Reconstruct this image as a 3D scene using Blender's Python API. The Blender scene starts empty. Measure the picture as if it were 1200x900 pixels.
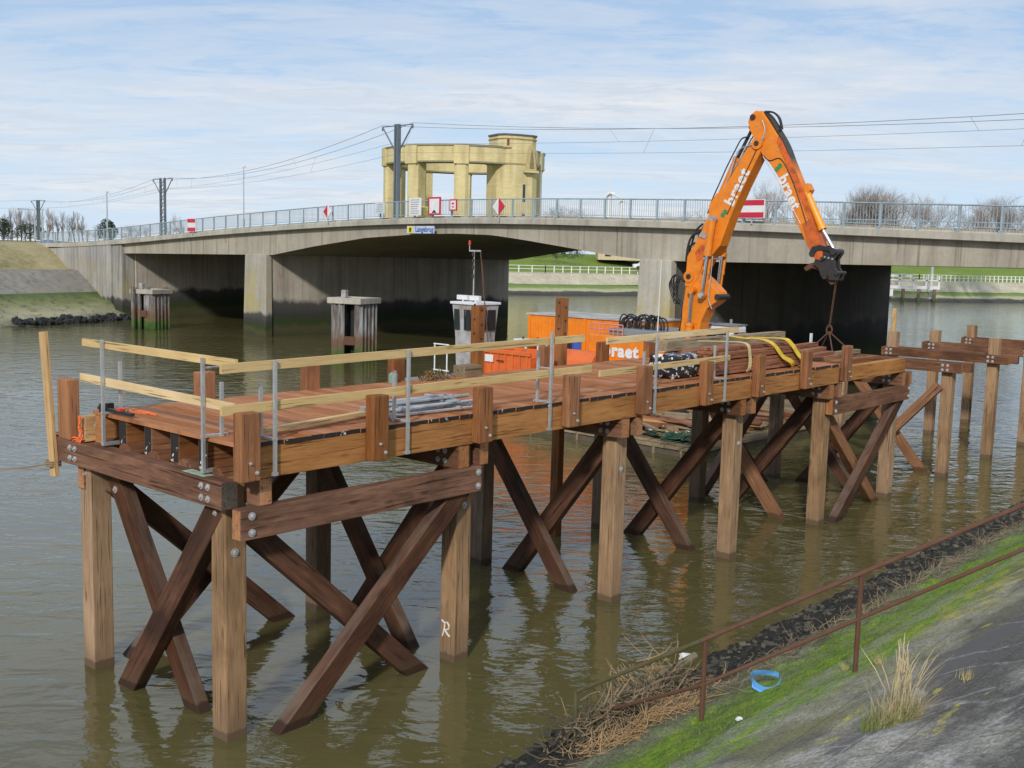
import bpy, bmesh, math, random
from mathutils import Matrix, Vector
R=math.radians
SC=bpy.context.scene
COL=SC.collection
random.seed(7)

# ---------------------------------------------------------------- survey of the site
F=1263.;PI_=.1207;RO=.0261;H=6.
_f=(0,math.cos(PI_),-math.sin(PI_));_r=(1,0,0);_u=(0,math.sin(PI_),math.cos(PI_))
_c,_s=math.cos(RO),math.sin(RO)
CR=Vector([_c*a+_s*b for a,b in zip(_r,_u)]);CU=Vector([-_s*a+_c*b for a,b in zip(_r,_u)]);CF=Vector(_f)
def ray(px,py): return CR*((px-600)/F)-CU*((py-450)/F)+CF
def atz(px,py,z=0.):
    d=ray(px,py);t=(z-H)/d.z;return Vector((d.x*t,d.y*t,z))
def aty(px,py,Y):
    d=ray(px,py);t=Y/d.y;return Vector((d.x*t,Y,H+d.z*t))
P1=Vector((-3.3427,12.4675,0));YAW=.7228
UD=Vector((math.sin(YAW),math.cos(YAW),0));VD=Vector((-UD.y,UD.x,0));JROT=math.atan2(UD.y,UD.x)
JM=Matrix.Translation(P1)@Matrix.Rotation(JROT,4,'Z')
def J(u,v,z=0.): return JM@Vector((u,v,z))

# ---------------------------------------------------------------- object helpers
WM={}
def props(o,label=None,cat=None,group=None,kind=None):
    if label:o['label']=label
    if cat:o['category']=cat
    if group:o['group']=group
    if kind:o['kind']=kind
def thing(name,label,cat,M=None,group=None):
    o=bpy.data.objects.new(name,None);COL.objects.link(o);o.empty_display_size=.2
    M=M or Matrix.Identity(4);o.matrix_basis=M;WM[o]=M
    props(o,label,cat,group);return o
def link(name,me,mat,parent=None,L=None):
    o=bpy.data.objects.new(name,me);COL.objects.link(o)
    if mat is not None:
        for m in (mat if isinstance(mat,(list,tuple)) else [mat]): me.materials.append(m)
    if parent is not None:o.parent=parent
    L=L or Matrix.Identity(4);o.matrix_basis=L
    WM[o]=(WM[parent]@L) if parent is not None else L
    return o
def me_bm(bm,name='m',smooth=False):
    me=bpy.data.meshes.new(name);bm.to_mesh(me);bm.free()
    if smooth:
        for p in me.polygons:p.use_smooth=True
    return me
def me_py(v,f,name='m',smooth=False):
    me=bpy.data.meshes.new(name);me.from_pydata([tuple(a) for a in v],[],f);me.update()
    if smooth:
        for p in me.polygons:p.use_smooth=True
    return me
class MB:
    """collects simple solids into one mesh"""
    def __init__(s):s.v=[];s.f=[];s.mi=[]
    def add(s,v,f,mi=0):
        n=len(s.v);s.v+=[tuple(a) for a in v];s.f+=[tuple(i+n for i in q) for q in f];s.mi+=[mi]*len(f);return s
    def box(s,c,d,M=None,mi=0):
        x,y,z=[a/2 for a in d];c=Vector(c)
        v=[Vector((i*x,j*y,k*z)) for i in(-1,1) for j in(-1,1) for k in(-1,1)]
        v=[(M@a if M else a)+c for a in v]
        return s.add(v,[(0,1,3,2),(4,6,7,5),(0,4,5,1),(2,3,7,6),(0,2,6,4),(1,5,7,3)],mi)
    def b2(s,a,b,mi=0):
        return s.box([(a[i]+b[i])/2 for i in range(3)],[abs(b[i]-a[i]) for i in range(3)],None,mi)
    def tube(s,p0,p1,r0,r1=None,n=8,mi=0,caps=True):
        p0=Vector(p0);p1=Vector(p1);r1=r0 if r1 is None else r1
        d=(p1-p0);
        if d.length<1e-6:return s
        d.normalize();a=d.orthogonal().normalized();b=d.cross(a)
        v=[];
        for p,r in((p0,r0),(p1,r1)):
            for i in range(n):
                t=2*math.pi*i/n;v.append(p+a*(r*math.cos(t))+b*(r*math.sin(t)))
        f=[(i,(i+1)%n,n+(i+1)%n,n+i) for i in range(n)]
        if caps:f+=[tuple(range(n))[::-1],tuple(range(n,2*n))]
        return s.add(v,f,mi)
    def path(s,pts,r,n=6,mi=0):
        pts=[Vector(p) for p in pts];rings=[];a=None
        for i,p in enumerate(pts):
            d=(pts[min(i+1,len(pts)-1)]-pts[max(i-1,0)]).normalized()
            if a is None:a=d.orthogonal().normalized()
            a=(a-d*a.dot(d)).normalized();b=d.cross(a)
            rr=r[i] if isinstance(r,(list,tuple)) else r
            rings.append([p+a*(rr*math.cos(2*math.pi*k/n))+b*(rr*math.sin(2*math.pi*k/n)) for k in range(n)])
        v=[q for g in rings for q in g];f=[]
        for i in range(len(pts)-1):
            for k in range(n):f.append((i*n+k,i*n+(k+1)%n,(i+1)*n+(k+1)%n,(i+1)*n+k))
        f+=[tuple(range(n))[::-1],tuple(range((len(pts)-1)*n,len(pts)*n))]
        return s.add(v,f,mi)
    def prism(s,poly,lo,hi,fn,mi=0):
        """poly: 2D pts; fn(a,b,w)->3D"""
        n=len(poly);v=[fn(a,b,lo) for a,b in poly]+[fn(a,b,hi) for a,b in poly]
        return s.add(v,[tuple(range(n))[::-1],tuple(range(n,2*n))]+[(i,(i+1)%n,n+(i+1)%n,n+i) for i in range(n)],mi)
    def obj(s,name,mat,parent=None,L=None,smooth=False,bev=0.,fix=True):
        me=bpy.data.meshes.new(name);me.from_pydata(s.v,[],s.f);me.update()
        for p,m in zip(me.polygons,s.mi):p.material_index=m
        bm=bmesh.new();bm.from_mesh(me)
        if fix:bmesh.ops.recalc_face_normals(bm,faces=bm.faces)
        if bev>0:
            es=[e for e in bm.edges if len(e.link_faces)==2 and e.calc_face_angle(0)>.5]
            bmesh.ops.bevel(bm,geom=es,offset=bev,segments=2,affect='EDGES',profile=.6,clamp_overlap=True)
        bm.to_mesh(me);bm.free()
        if smooth:
            for p in me.polygons:p.use_smooth=True
        return link(name,me,mat,parent,L)
WR=random.Random(99)
def beam(parent,name,p0,p1,w,h,mat,up=(0,0,1),bev=.012,warp=.0,label=None):
    """box beam with local X along its length, w across, h along 'up'"""
    p0=Vector(p0);p1=Vector(p1);x=(p1-p0);L=x.length;x.normalize();up=Vector(up)
    z=(up-x*up.dot(x)).normalized();y=z.cross(x)
    M=Matrix((( x.x,y.x,z.x,p0.x),(x.y,y.y,z.y,p0.y),(x.z,y.z,z.z,p0.z),(0,0,0,1)))
    mb=MB();
    if isinstance(mat,(list,tuple)):
        v=[(a,b*w/2,c*h/2) for a in(0,L) for b in(-1,1) for c in(-1,1)]
        mb.add(v,[(0,4,5,1),(2,3,7,6),(0,2,6,4),(1,5,7,3)],0).add([],[],0)
        mb.f+=[(0,1,3,2),(4,6,7,5)];mb.mi+=[1,1]
    else: mb.b2((0,-w/2,-h/2),(L,w/2,h/2))
    o=mb.obj(name,mat,parent,M,bev=0)
    bm=bmesh.new();bm.from_mesh(o.data)
    if min(w,h)>.12 and L>.6:
        nseg=max(2,min(9,int(L/.55)));k=WR.uniform(.0,1)
        for i in range(1,nseg):
            x_=L*(i+WR.uniform(-.3,.3))/nseg
            bmesh.ops.bisect_plane(bm,geom=bm.verts[:]+bm.edges[:]+bm.faces[:],plane_co=(x_,0,0),plane_no=(1,WR.uniform(-.08,.08),0))
        for v in bm.verts:
            e=.0035 if 1e-4<v.co.x<L-1e-4 else .0025
            v.co.y+=WR.uniform(-e,e);v.co.z+=WR.uniform(-e,e)
            if v.co.x<1e-4 or v.co.x>L-1e-4:v.co.x+=WR.uniform(-.006,.006)
    if bev>0:
        es=[e for e in bm.edges if len(e.link_faces)==2 and e.calc_face_angle(0)>.5]
        bmesh.ops.bevel(bm,geom=es,offset=bev*WR.uniform(.6,1.3),segments=2,affect='EDGES',profile=.6,clamp_overlap=True)
    bm.to_mesh(o.data);bm.free()
    if label:o['label']=label
    return o
def text_mesh(txt,size,bold=0.,ext=.004,align='CENTER',shear=0.,sx=1.):
    cu=bpy.data.curves.new('t','FONT');cu.body=txt;cu.size=size;cu.offset=bold;cu.extrude=ext
    cu.space_character=1.0+bold*5;cu.align_x=align;cu.align_y='CENTER';cu.shear=shear;cu.resolution_u=3
    o=bpy.data.objects.new('t',cu);COL.objects.link(o)
    dg=bpy.context.evaluated_depsgraph_get();me=bpy.data.meshes.new_from_object(o.evaluated_get(dg))
    bpy.data.objects.remove(o);me.transform(Matrix.Diagonal((sx,1,1,1)));me.materials.clear();return me
def frame(o,x,y):
    """matrix with local x,y directions at o"""
    x=Vector(x).normalized();z=x.cross(Vector(y)).normalized();y=z.cross(x)
    return Matrix(((x.x,y.x,z.x,o[0]),(x.y,y.y,z.y,o[1]),(x.z,y.z,z.z,o[2]),(0,0,0,1)))

# ---------------------------------------------------------------- materials
def nt(name):
    m=bpy.data.materials.new(name);m.use_nodes=True;t=m.node_tree;b=t.nodes['Principled BSDF'];return m,t,b
def N(t,k,**kw):
    n=t.nodes.new(k)
    for a,v in kw.items():
        if a.startswith('i_'):
            key=a[2:];key=int(key) if key.isdigit() else key.replace('_',' ')
            n.inputs[key].default_value=v
        else:setattr(n,a,v)
    return n
def ramp(t,fac,stops,interp='LINEAR'):
    n=t.nodes.new('ShaderNodeValToRGB');n.color_ramp.interpolation=interp;e=n.color_ramp.elements
    while len(e)<len(stops):e.new(.5)
    for el,(p,c) in zip(e,stops):
        el.position=p;el.color=(c[0],c[1],c[2],1) if not isinstance(c,(int,float)) else (c,c,c,1)
    t.links.new(fac,n.inputs[0]);return n.outputs[0]
def mix(t,a,b,fac,mode='MIX'):
    n=t.nodes.new('ShaderNodeMix');n.data_type='RGBA';n.blend_type=mode
    for s,v in((n.inputs[6],a),(n.inputs[7],b),(n.inputs[0],fac)):
        if isinstance(v,bpy.types.NodeSocket):t.links.new(v,s)
        elif isinstance(v,(int,float)):s.default_value=v
        else:s.default_value=(v[0],v[1],v[2],1)
    return n.outputs[2]
def mth(t,op,a,b=0.,c=None,clamp=False):
    n=t.nodes.new('ShaderNodeMath');n.operation=op;n.use_clamp=clamp
    for s,v in zip(n.inputs,(a,b,c)):
        if v is None:continue
        if isinstance(v,bpy.types.NodeSocket):t.links.new(v,s)
        else:s.default_value=v
    return n.outputs[0]
def coords(t,kind='Object',scale=(1,1,1),rnd=True):
    tc=N(t,'ShaderNodeTexCoord');src=tc.outputs[kind]
    if rnd:
        oi=N(t,'ShaderNodeObjectInfo');cmb=N(t,'ShaderNodeCombineXYZ')
        for i,k in enumerate((37.,91.,53.)):t.links.new(mth(t,'MULTIPLY',oi.outputs['Random'],k),cmb.inputs[i])
        ad=N(t,'ShaderNodeVectorMath',operation='ADD');t.links.new(src,ad.inputs[0]);t.links.new(cmb.outputs[0],ad.inputs[1]);src=ad.outputs[0]
    mp=N(t,'ShaderNodeVectorMath',operation='MULTIPLY');mp.inputs[1].default_value=scale
    t.links.new(src,mp.inputs[0]);return mp.outputs[0]
def noise(t,vec,scale,detail=4,rough=.55,dist=0.):
    n=N(t,'ShaderNodeTexNoise');n.inputs['Scale'].default_value=scale;n.inputs['Detail'].default_value=detail
    n.inputs['Roughness'].default_value=rough;n.inputs['Distortion'].default_value=dist
    if vec is not None:t.links.new(vec,n.inputs['Vector'])
    return n.outputs[0]
def bump(t,b,h,st=.3,dist=.02,prev=None):
    n=N(t,'ShaderNodeBump');n.inputs['Strength'].default_value=st;n.inputs['Distance'].default_value=dist
    t.links.new(h,n.inputs['Height'])
    if prev is not None:t.links.new(prev,n.inputs['Normal'])
    if b is not None:t.links.new(n.outputs[0],b.inputs['Normal'])
    return n.outputs[0]
def worldz(t):
    g=N(t,'ShaderNodeNewGeometry');s=N(t,'ShaderNodeSeparateXYZ');t.links.new(g.outputs['Position'],s.inputs[0]);return s.outputs,g

def wood(name,dark,mid,light,rough=.75,blotch=.5,wet=False,worn=None,var=.25,grain=1.):
    m,t,b=nt(name)
    g1=noise(t,coords(t,scale=(.35,5*grain,5*grain)),3.,6,.65,.6)
    g2=noise(t,coords(t,scale=(1.3,30*grain,30*grain)),3.,3,.6)
    bl=noise(t,coords(t,scale=(.8,1.6,1.6)),1.3,5,.7)
    fac=mth(t,'ADD',mth(t,'MULTIPLY',g1,.62),mth(t,'MULTIPLY',g2,.38))
    col=ramp(t,fac,[(.3,dark),(.5,mid),(.68,light)])
    col=mix(t,col,dark,mth(t,'MULTIPLY',ramp(t,bl,[(.48,0.),(.72,1.)]),blotch))
    bl2=noise(t,coords(t,scale=(.5,.9,.9)),1.1,3,.55,.8)
    col=mix(t,col,tuple(x*.42 for x in dark),mth(t,'MULTIPLY',ramp(t,bl2,[(.52,0.),(.66,1.)]),blotch*.9))
    col=mix(t,col,tuple(min(1,x*1.25) for x in light),mth(t,'MULTIPLY',ramp(t,bl2,[(.34,1.),(.46,0.)]),.35))
    vk=N(t,'ShaderNodeTexVoronoi');vk.inputs['Scale'].default_value=1.;t.links.new(coords(t,scale=(1.1,3.2,3.2)),vk.inputs['Vector'])
    col=mix(t,col,tuple(x*.4 for x in dark),mth(t,'MULTIPLY',ramp(t,vk.outputs[0],[(.05,.9),(.13,0.)]),.7))
    oi=N(t,'ShaderNodeObjectInfo')
    hs=N(t,'ShaderNodeHueSaturation');t.links.new(col,hs.inputs['Color'])
    t.links.new(mth(t,'MULTIPLY_ADD',oi.outputs['Random'],var,1-var/2),hs.inputs['Value'])
    t.links.new(mth(t,'MULTIPLY_ADD',oi.outputs['Random'],-.16,1.06),hs.inputs['Saturation'])
    col=hs.outputs[0]
    s,g=worldz(t)
    # thin drying checks
    ck=noise(t,coords(t,scale=(.5,17,17)),2.2,2,.5,.3)
    cr=ramp(t,ck,[(.325,1.),(.385,0.)])
    col=mix(t,col,(dark[0]*.35,dark[1]*.35,dark[2]*.35),mth(t,'MULTIPLY',cr,.8))
    if worn:
        sn=N(t,'ShaderNodeSeparateXYZ');t.links.new(g.outputs['Normal'],sn.inputs[0])
        up=ramp(t,sn.outputs[2],[(.35,0.),(.6,1.)])
        n3=noise(t,coords(t,scale=(1,4,4)),2.,4)
        low=ramp(t,s[2],[(.0,1.),(1.,0.35)])
        col=mix(t,col,worn,mth(t,'MULTIPLY',mth(t,'MULTIPLY',up,low),ramp(t,n3,[(.35,.25),(.6,.95)])))
    if wet:
        nw=noise(t,coords(t,scale=(5,5,5)),2.,4,.7)
        zz=mth(t,'ADD',s[2],mth(t,'MULTIPLY',nw,-.10))
        w0_=ramp(t,zz,[(.0,1.),(.30,0.)]);col=mix(t,col,(.10,.095,.05),mth(t,'MULTIPLY',w0_,.45))
        w=ramp(t,zz,[(.045,1.),(.075,0.)])
        col=mix(t,col,(.012,.009,.006),mth(t,'MULTIPLY',w,.9))
        w2=ramp(t,mth(t,'MULTIPLY',zz,.5),[(.0,1.),(.45,0.)])
        col=mix(t,col,(mid[0]*.8,mid[1]*.82,mid[2]*.95),mth(t,'MULTIPLY',w2,.45))
    t.links.new(col,b.inputs['Base Color']);b.inputs['Roughness'].default_value=rough
    b.inputs['Specular IOR Level'].default_value=.3
    hgt=mth(t,'SUBTRACT',fac,mth(t,'MULTIPLY',cr,.8));bump(t,b,hgt,.55,.008)
    return m
M={}
M['pile']=wood('pile_wood',(.20,.122,.068),(.345,.215,.122),(.47,.31,.185),blotch=.45,wet=True,var=.22)
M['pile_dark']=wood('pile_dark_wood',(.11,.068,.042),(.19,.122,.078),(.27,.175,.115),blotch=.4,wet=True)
M['fascia']=wood('fascia_wood',(.24,.098,.032),(.41,.185,.062),(.53,.26,.095),blotch=.25,var=.15)
M['curb']=wood('curb_wood',(.14,.052,.019),(.27,.108,.040),(.38,.165,.064),blotch=.4,var=.3)
M['cap']=wood('cap_wood',(.075,.032,.018),(.185,.083,.045),(.29,.145,.085),blotch=.6,var=.2)
M['capend']=wood('end_grain_wood',(.24,.09,.03),(.38,.16,.055),(.48,.22,.085),blotch=.2)
M['greyend']=wood('grey_end_wood',(.05,.042,.035),(.085,.07,.058),(.12,.10,.085),blotch=.4)
M['brace']=wood('brace_wood',(.036,.015,.009),(.095,.040,.022),(.17,.075,.040),blotch=.75,wet=True,worn=(.23,.175,.14),var=.3)
M['brace_o']=wood('brace_orange_wood',(.13,.05,.022),(.25,.11,.045),(.36,.17,.07),blotch=.4,wet=True)
M['pine']=wood('pine_wood',(.50,.33,.14),(.63,.45,.215),(.72,.54,.29),blotch=.12,var=.1)
M['pine_dark']=wood('weathered_pine_wood',(.34,.17,.055),(.55,.33,.12),(.66,.44,.19),blotch=.3,var=.1)
M['greywood']=wood('grey_old_wood',(.16,.12,.075),(.29,.225,.14),(.40,.33,.22),blotch=.4,var=.15)
M['stackwood']=wood('stack_wood',(.14,.048,.022),(.27,.10,.045),(.36,.155,.072),blotch=.3,var=.4)

def plain(name,col,rough=.5,metal=0.,dirt=.25,dscale=2.,bmp=.0,dcol=None,spec=.5):
    m,t,b=nt(name)
    n=noise(t,coords(t,scale=(1,1,1)),dscale,6,.65)
    d=dcol or tuple(c*.45 for c in col)
    c=mix(t,col,d,mth(t,'MULTIPLY',ramp(t,n,[(.42,0.),(.75,1.)]),dirt*2))
    t.links.new(c,b.inputs['Base Color']);b.inputs['Metallic'].default_value=metal
    t.links.new(mth(t,'MULTIPLY_ADD',n,.3,rough-.15,clamp=True),b.inputs['Roughness'])
    b.inputs['Specular IOR Level'].default_value=spec
    if bmp:bump(t,b,n,bmp,.01)
    return m
M['galv']=plain('galvanised_steel',(.55,.57,.58),.45,.55,.3,6.)
M['bolt']=plain('bolt_steel',(.55,.55,.56),.5,.4,.35,20.)
M['orange']=plain('orange_paint',(.80,.235,.012),.48,0,.26,3.6,dcol=(.45,.12,.02),bmp=.08)
M['orange_worn']=plain('orange_worn_paint',(.72,.15,.03),.6,0,.3,2.,dcol=(.35,.08,.03))
M['orange_rust']=plain('orange_rusty_paint',(.70,.13,.015),.55,0,.45,5.,dcol=(.09,.035,.015))
M['white']=plain('white_paint',(.74,.75,.76),.5,0,.15,3.)
M['dirtywhite']=plain('dirty_white_paint',(.42,.42,.43),.65,0,.5,2.2,dcol=(.22,.15,.12))
M['black']=plain('black_rubber',(.02,.02,.022),.55,0,.2,4.)
M['darksteel']=plain('dark_steel',(.04,.042,.045),.5,.4,.4,6.,dcol=(.10,.05,.025))
M['rust']=plain('rusty_steel',(.125,.060,.038),.85,.1,.4,7.,.3,dcol=(.10,.04,.02))
M['rustgreen']=plain('mossy_rusty_steel',(.13,.11,.055),.85,.1,.5,5.,.3,dcol=(.06,.085,.02))
M['chrome']=plain('chrome_rod',(.7,.7,.72),.2,1.,.1)
M['glass']=plain('dark_glass',(.02,.028,.035),.08,0,.1,spec=.8)
M['red']=plain('sign_red',(.55,.02,.05),.45,0,.12)
M['redlamp']=plain('red_lamp',(.65,.05,.02),.4)
M['green']=plain('logo_green',(.05,.24,.07),.5)
M['blue']=plain('sign_blue',(.05,.12,.45),.5)
M['bluestrap']=plain('blue_strap',(.12,.38,.80),.5,0,.1)
M['yellow']=plain('yellow_webbing',(.75,.52,.04),.7,0,.4,8.)
M['paleyellow']=plain('faded_webbing',(.62,.50,.24),.8,0,.3,8.)
M['brightyellow']=plain('yellow_plastic',(.8,.65,.02),.5)
M['netorange']=plain('orange_twine',(.85,.17,.04),.8,0,.1)
M['grey']=plain('grey_paint',(.22,.25,.27),.5,0,.2)
M['railpaint']=plain('bridge_rail_paint',(.33,.42,.46),.55,.1,.3,2.)
M['mast']=plain('mast_steel',(.17,.20,.23),.6,.3,.2)
M['wire']=plain('wire',(.20,.23,.26),.6,.3,.1)
M['whitefence']=plain('white_fence_paint',(.75,.76,.75),.6,0,.1)
M['chalk']=plain('white_chalk',(.8,.78,.72),.8,0,.1)
M['bark']=plain('bark',(.22,.19,.165),.9,0,.3,.3)  # lightened so the colour carries the haze over distant trees
M['barkred']=plain('reddish_twigs',(.30,.245,.22),.9,0,.3,.3)  # twig tone also paled, distance haze mixed into the colour
M['twig']=plain('dead_twigs',(.27,.20,.12),.9,0,.4,1.5,dcol=(.10,.07,.04))
M['twigo']=plain('orange_dead_straw',(.40,.26,.13),.9,0,.3,1.5,dcol=(.2,.12,.05))
M['rope']=plain('rope',(.28,.20,.12),.9)
M['bushgreen']=plain('dark_green_leaves',(.035,.062,.03),.85,0,.4,1.)
M['grassblade']=plain('dry_grass_blades',(.45,.38,.18),.8,0,.4,9.,dcol=(.14,.22,.05))
M['netgreen']=plain('green_net',(.03,.10,.07),.8,0,.3,6.)
M['house']=plain('pale_house_wall',(.55,.47,.30),.8,0,.1)
M['roof']=plain('roof_tiles',(.20,.10,.075),.8,0,.2)

# black painted plank ends with chalky marks
m,t,b=nt('marked_black_ends')
v=coords(t,'Object',(1,1,1),False);n=noise(t,v,7.,2,.5);n2=noise(t,coords(t,'Object',(60,60,40),False),1.,2,.5)
mk=mth(t,'MULTIPLY',ramp(t,n,[(.64,0.),(.66,1.)]),ramp(t,n2,[(.50,0.),(.56,1.)]))
t.links.new(mix(t,(.018,.014,.014),(.7,.7,.7),mk),b.inputs['Base Color']);b.inputs['Roughness'].default_value=.7;M['blackend']=m
# deck planks: per plank tone
m,t,b=nt('deck_planks')
tc=N(t,'ShaderNodeTexCoord');sp=N(t,'ShaderNodeSeparateXYZ');t.links.new(tc.outputs['Object'],sp.inputs[0])
pl=mth(t,'FLOOR',mth(t,'DIVIDE',sp.outputs[0],.2));wn=N(t,'ShaderNodeTexWhiteNoise');wn.noise_dimensions='1D';t.links.new(pl,wn.inputs['W'])
cb=N(t,'ShaderNodeCombineXYZ');t.links.new(mth(t,'MULTIPLY',sp.outputs[0],22.),cb.inputs[0]);t.links.new(mth(t,'MULTIPLY_ADD',wn.outputs[0],50.,mth(t,'MULTIPLY',sp.outputs[1],1.1)),cb.inputs[1])
g=noise(t,cb.outputs[0],1.6,6,.65,.5)
c=ramp(t,g,[(.3,(.22,.073,.024)),(.5,(.385,.145,.052)),(.7,(.50,.215,.088))])
hs=N(t,'ShaderNodeHueSaturation');t.links.new(c,hs.inputs['Color']);t.links.new(mth(t,'MULTIPLY_ADD',wn.outputs[0],.34,.84),hs.inputs['Value']);t.links.new(mth(t,'MULTIPLY_ADD',wn.outputs[0],-.15,1.03),hs.inputs['Saturation'])
bl=noise(t,coords(t,'Object',(1,1,1),False),.9,5,.6)
c=mix(t,hs.outputs[0],(.42,.23,.13),mth(t,'MULTIPLY',ramp(t,bl,[(.5,0.),(.72,1.)]),.35))
t.links.new(c,b.inputs['Base Color']);b.inputs['Roughness'].default_value=.8;b.inputs['Specular IOR Level'].default_value=.12;bump(t,b,g,.4,.006);M['deck']=m

def concrete(name,base,streak=.5,algae_z=None,lich=.0,dark=.0,warm=(.30,.25,.17),joints=0.):
    m,t,b=nt(name);s,g=worldz(t)
    P=N(t,'ShaderNodeNewGeometry').outputs['Position']
    def pc(sc):
        n=N(t,'ShaderNodeVectorMath',operation='MULTIPLY');n.inputs[1].default_value=sc;t.links.new(P,n.inputs[0]);return n.outputs[0]
    big=noise(t,pc((.35,.35,.35)),1.,6,.65);st=noise(t,pc((1.8,1.8,.10)),1.,5,.65);fine=noise(t,pc((3,3,3)),2.,5,.7)
    c=ramp(t,big,[(.3,tuple(x*.78 for x in base)),(.55,base),(.75,tuple(x*1.15 for x in base))])
    c=mix(t,c,tuple(x*.45 for x in base),mth(t,'MULTIPLY',ramp(t,st,[(.47,0.),(.68,1.)]),streak))
    c=mix(t,c,tuple(min(1,x*1.5) for x in base),mth(t,'MULTIPLY',ramp(t,st,[(.28,1.),(.40,0.)]),.4))
    c=mix(t,c,tuple(x*.6 for x in base),mth(t,'MULTIPLY',ramp(t,fine,[(.5,0.),(.75,1.)]),.5))
    c=mix(t,c,warm,mth(t,'MULTIPLY',ramp(t,noise(t,pc((.25,.25,.5)),1.3,3),[(.52,0.),(.7,1.)]),.35))
    if joints:
        ox=N(t,'ShaderNodeTexCoord').outputs['Object'];so_=N(t,'ShaderNodeSeparateXYZ');t.links.new(ox,so_.inputs[0])
        for sck,off in((joints,.0),(joints*2.6,.37)):
            fr=mth(t,'FRACT',mth(t,'ADD',mth(t,'MULTIPLY',mth(t,'ADD',so_.outputs[0],so_.outputs[1]),sck),off))
            c=mix(t,c,tuple(x*.4 for x in base),mth(t,'MULTIPLY',ramp(t,fr,[(.0,1.),(.018 if off==0 else .03,0.)]),.55 if off==0 else .25))
        dr=noise(t,pc((5.,5.,.10)),1.,3,.6);c=mix(t,c,(.10,.085,.065),mth(t,'MULTIPLY',ramp(t,dr,[(.60,0.),(.70,1.)]),.6))
        c=mix(t,c,(.30,.17,.08),mth(t,'MULTIPLY',ramp(t,noise(t,pc((.6,.6,.35)),1.,5,.7),[(.66,0.),(.74,1.)]),.5))
    if lich:
        ln=noise(t,pc((1,1,.5)),1.2,5,.7);zb=ramp(t,mth(t,'MULTIPLY',s[2],.1),[(.10,0.),(.22,1.),(.36,.6),(.5,0.)])
        c=mix(t,c,(.42,.33,.07),mth(t,'MULTIPLY',mth(t,'MULTIPLY',ramp(t,ln,[(.45,0.),(.6,1.)]),zb),lich))
    if algae_z:
        z=mth(t,'ADD',s[2],mth(t,'MULTIPLY',mth(t,'SUBTRACT',noise(t,pc((.8,.8,.3)),1.,5),.5),1.4))
        zz=mth(t,'DIVIDE',z,algae_z)
        dk=ramp(t,zz,[(.0,(.055,.055,.03)),(.22,(.075,.07,.035)),(.38,(.035,.055,.018)),(.6,(.05,.05,.045)),(.9,(.09,.085,.08)),(1.,(.12,.115,.11))])
        c=mix(t,c,dk,ramp(t,zz,[(.86,1.),(1.05,0.)]))
    t.links.new(c,b.inputs['Base Color']);b.inputs['Roughness'].default_value=.9;b.inputs['Specular IOR Level'].default_value=.2
    bump(t,b,fine,.35,.03);return m
M['conc']=concrete('bridge_concrete',(.42,.385,.32),.5,joints=.29)
M['conc_ledge']=concrete('ledge_concrete',(.46,.435,.375),.55)
M['conc_pier']=concrete('pier_concrete',(.50,.45,.385),.6,algae_z=2.5,lich=.0,joints=.25)
M['conc_dark']=concrete('shaded_pier_concrete',(.16,.15,.135),.6,algae_z=2.8,joints=.25)  # pier concrete with the gloom under the right span put into its colour
M['conc_end']=concrete('pier_end_concrete',(.44,.42,.36),.45,algae_z=1.6,lich=.9)
M['conc_abut']=concrete('abutment_concrete',(.40,.39,.37),.9,algae_z=1.7,lich=.5,joints=.4)
M['conc_far']=concrete('far_quay_concrete',(.52,.48,.36),.4)

def brick():
    m,t,b=nt('yellow_brick');P=N(t,'ShaderNodeTexCoord').outputs['Object']
    br=N(t,'ShaderNodeTexBrick');br.inputs['Scale'].default_value=1.;br.inputs['Brick Width'].default_value=.9;br.inputs['Row Height'].default_value=.38;br.inputs['Mortar Size'].default_value=.04
    br.inputs['Color1'].default_value=(.70,.585,.30,1);br.inputs['Color2'].default_value=(.61,.50,.25,1);br.inputs['Mortar'].default_value=(.58,.50,.29,1)
    sp=N(t,'ShaderNodeSeparateXYZ');t.links.new(P,sp.inputs[0]);cb=N(t,'ShaderNodeCombineXYZ')
    ang=mth(t,'ARCTAN2',sp.outputs[1],sp.outputs[0]);t.links.new(mth(t,'MULTIPLY',ang,14.),cb.inputs[0]);t.links.new(sp.outputs[2],cb.inputs[1])
    t.links.new(cb.outputs[0],br.inputs['Vector'])
    st=noise(t,coords(t,'Object',(.6,.6,.12),False),1.,5)
    c=mix(t,br.outputs[0],(.36,.29,.15),mth(t,'MULTIPLY',ramp(t,st,[(.44,0.),(.7,1.)]),.65));c=mix(t,c,(.66,.58,.36),mth(t,'MULTIPLY',ramp(t,noise(t,coords(t,'Object',(.3,.3,.3),False),1.,6,.7),[(.5,0.),(.65,1.)]),.5))
    t.links.new(c,b.inputs['Base Color']);b.inputs['Roughness'].default_value=.9;return m
M['brick']=brick()

def ground(name,cols,scale=.4,bmp=.3):
    m,t,b=nt(name);P=N(t,'ShaderNodeNewGeometry').outputs['Position']
    n=noise(t,P,scale,8,.7);n2=noise(t,P,scale*9,4,.7)
    f=mth(t,'ADD',mth(t,'MULTIPLY',n,.65),mth(t,'MULTIPLY',n2,.35))
    t.links.new(ramp(t,f,[(.36+.28*i/(len(cols)-1),c) for i,c in enumerate(cols)]),b.inputs['Base Color'])
    b.inputs['Roughness'].default_value=.95;b.inputs['Specular IOR Level'].default_value=.1;bump(t,b,f,bmp,.15);return m
M['grass']=ground('dyke_grass',[(.13,.19,.035),(.17,.24,.05),(.22,.28,.08)],.15)
M['drygrass']=ground('dry_bank_grass',[(.15,.15,.07),(.33,.28,.15),(.44,.38,.22)],.3)
M['land']=ground('far_land',[(.10,.11,.05),(.16,.16,.08),(.2,.19,.1)],.05)
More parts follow.
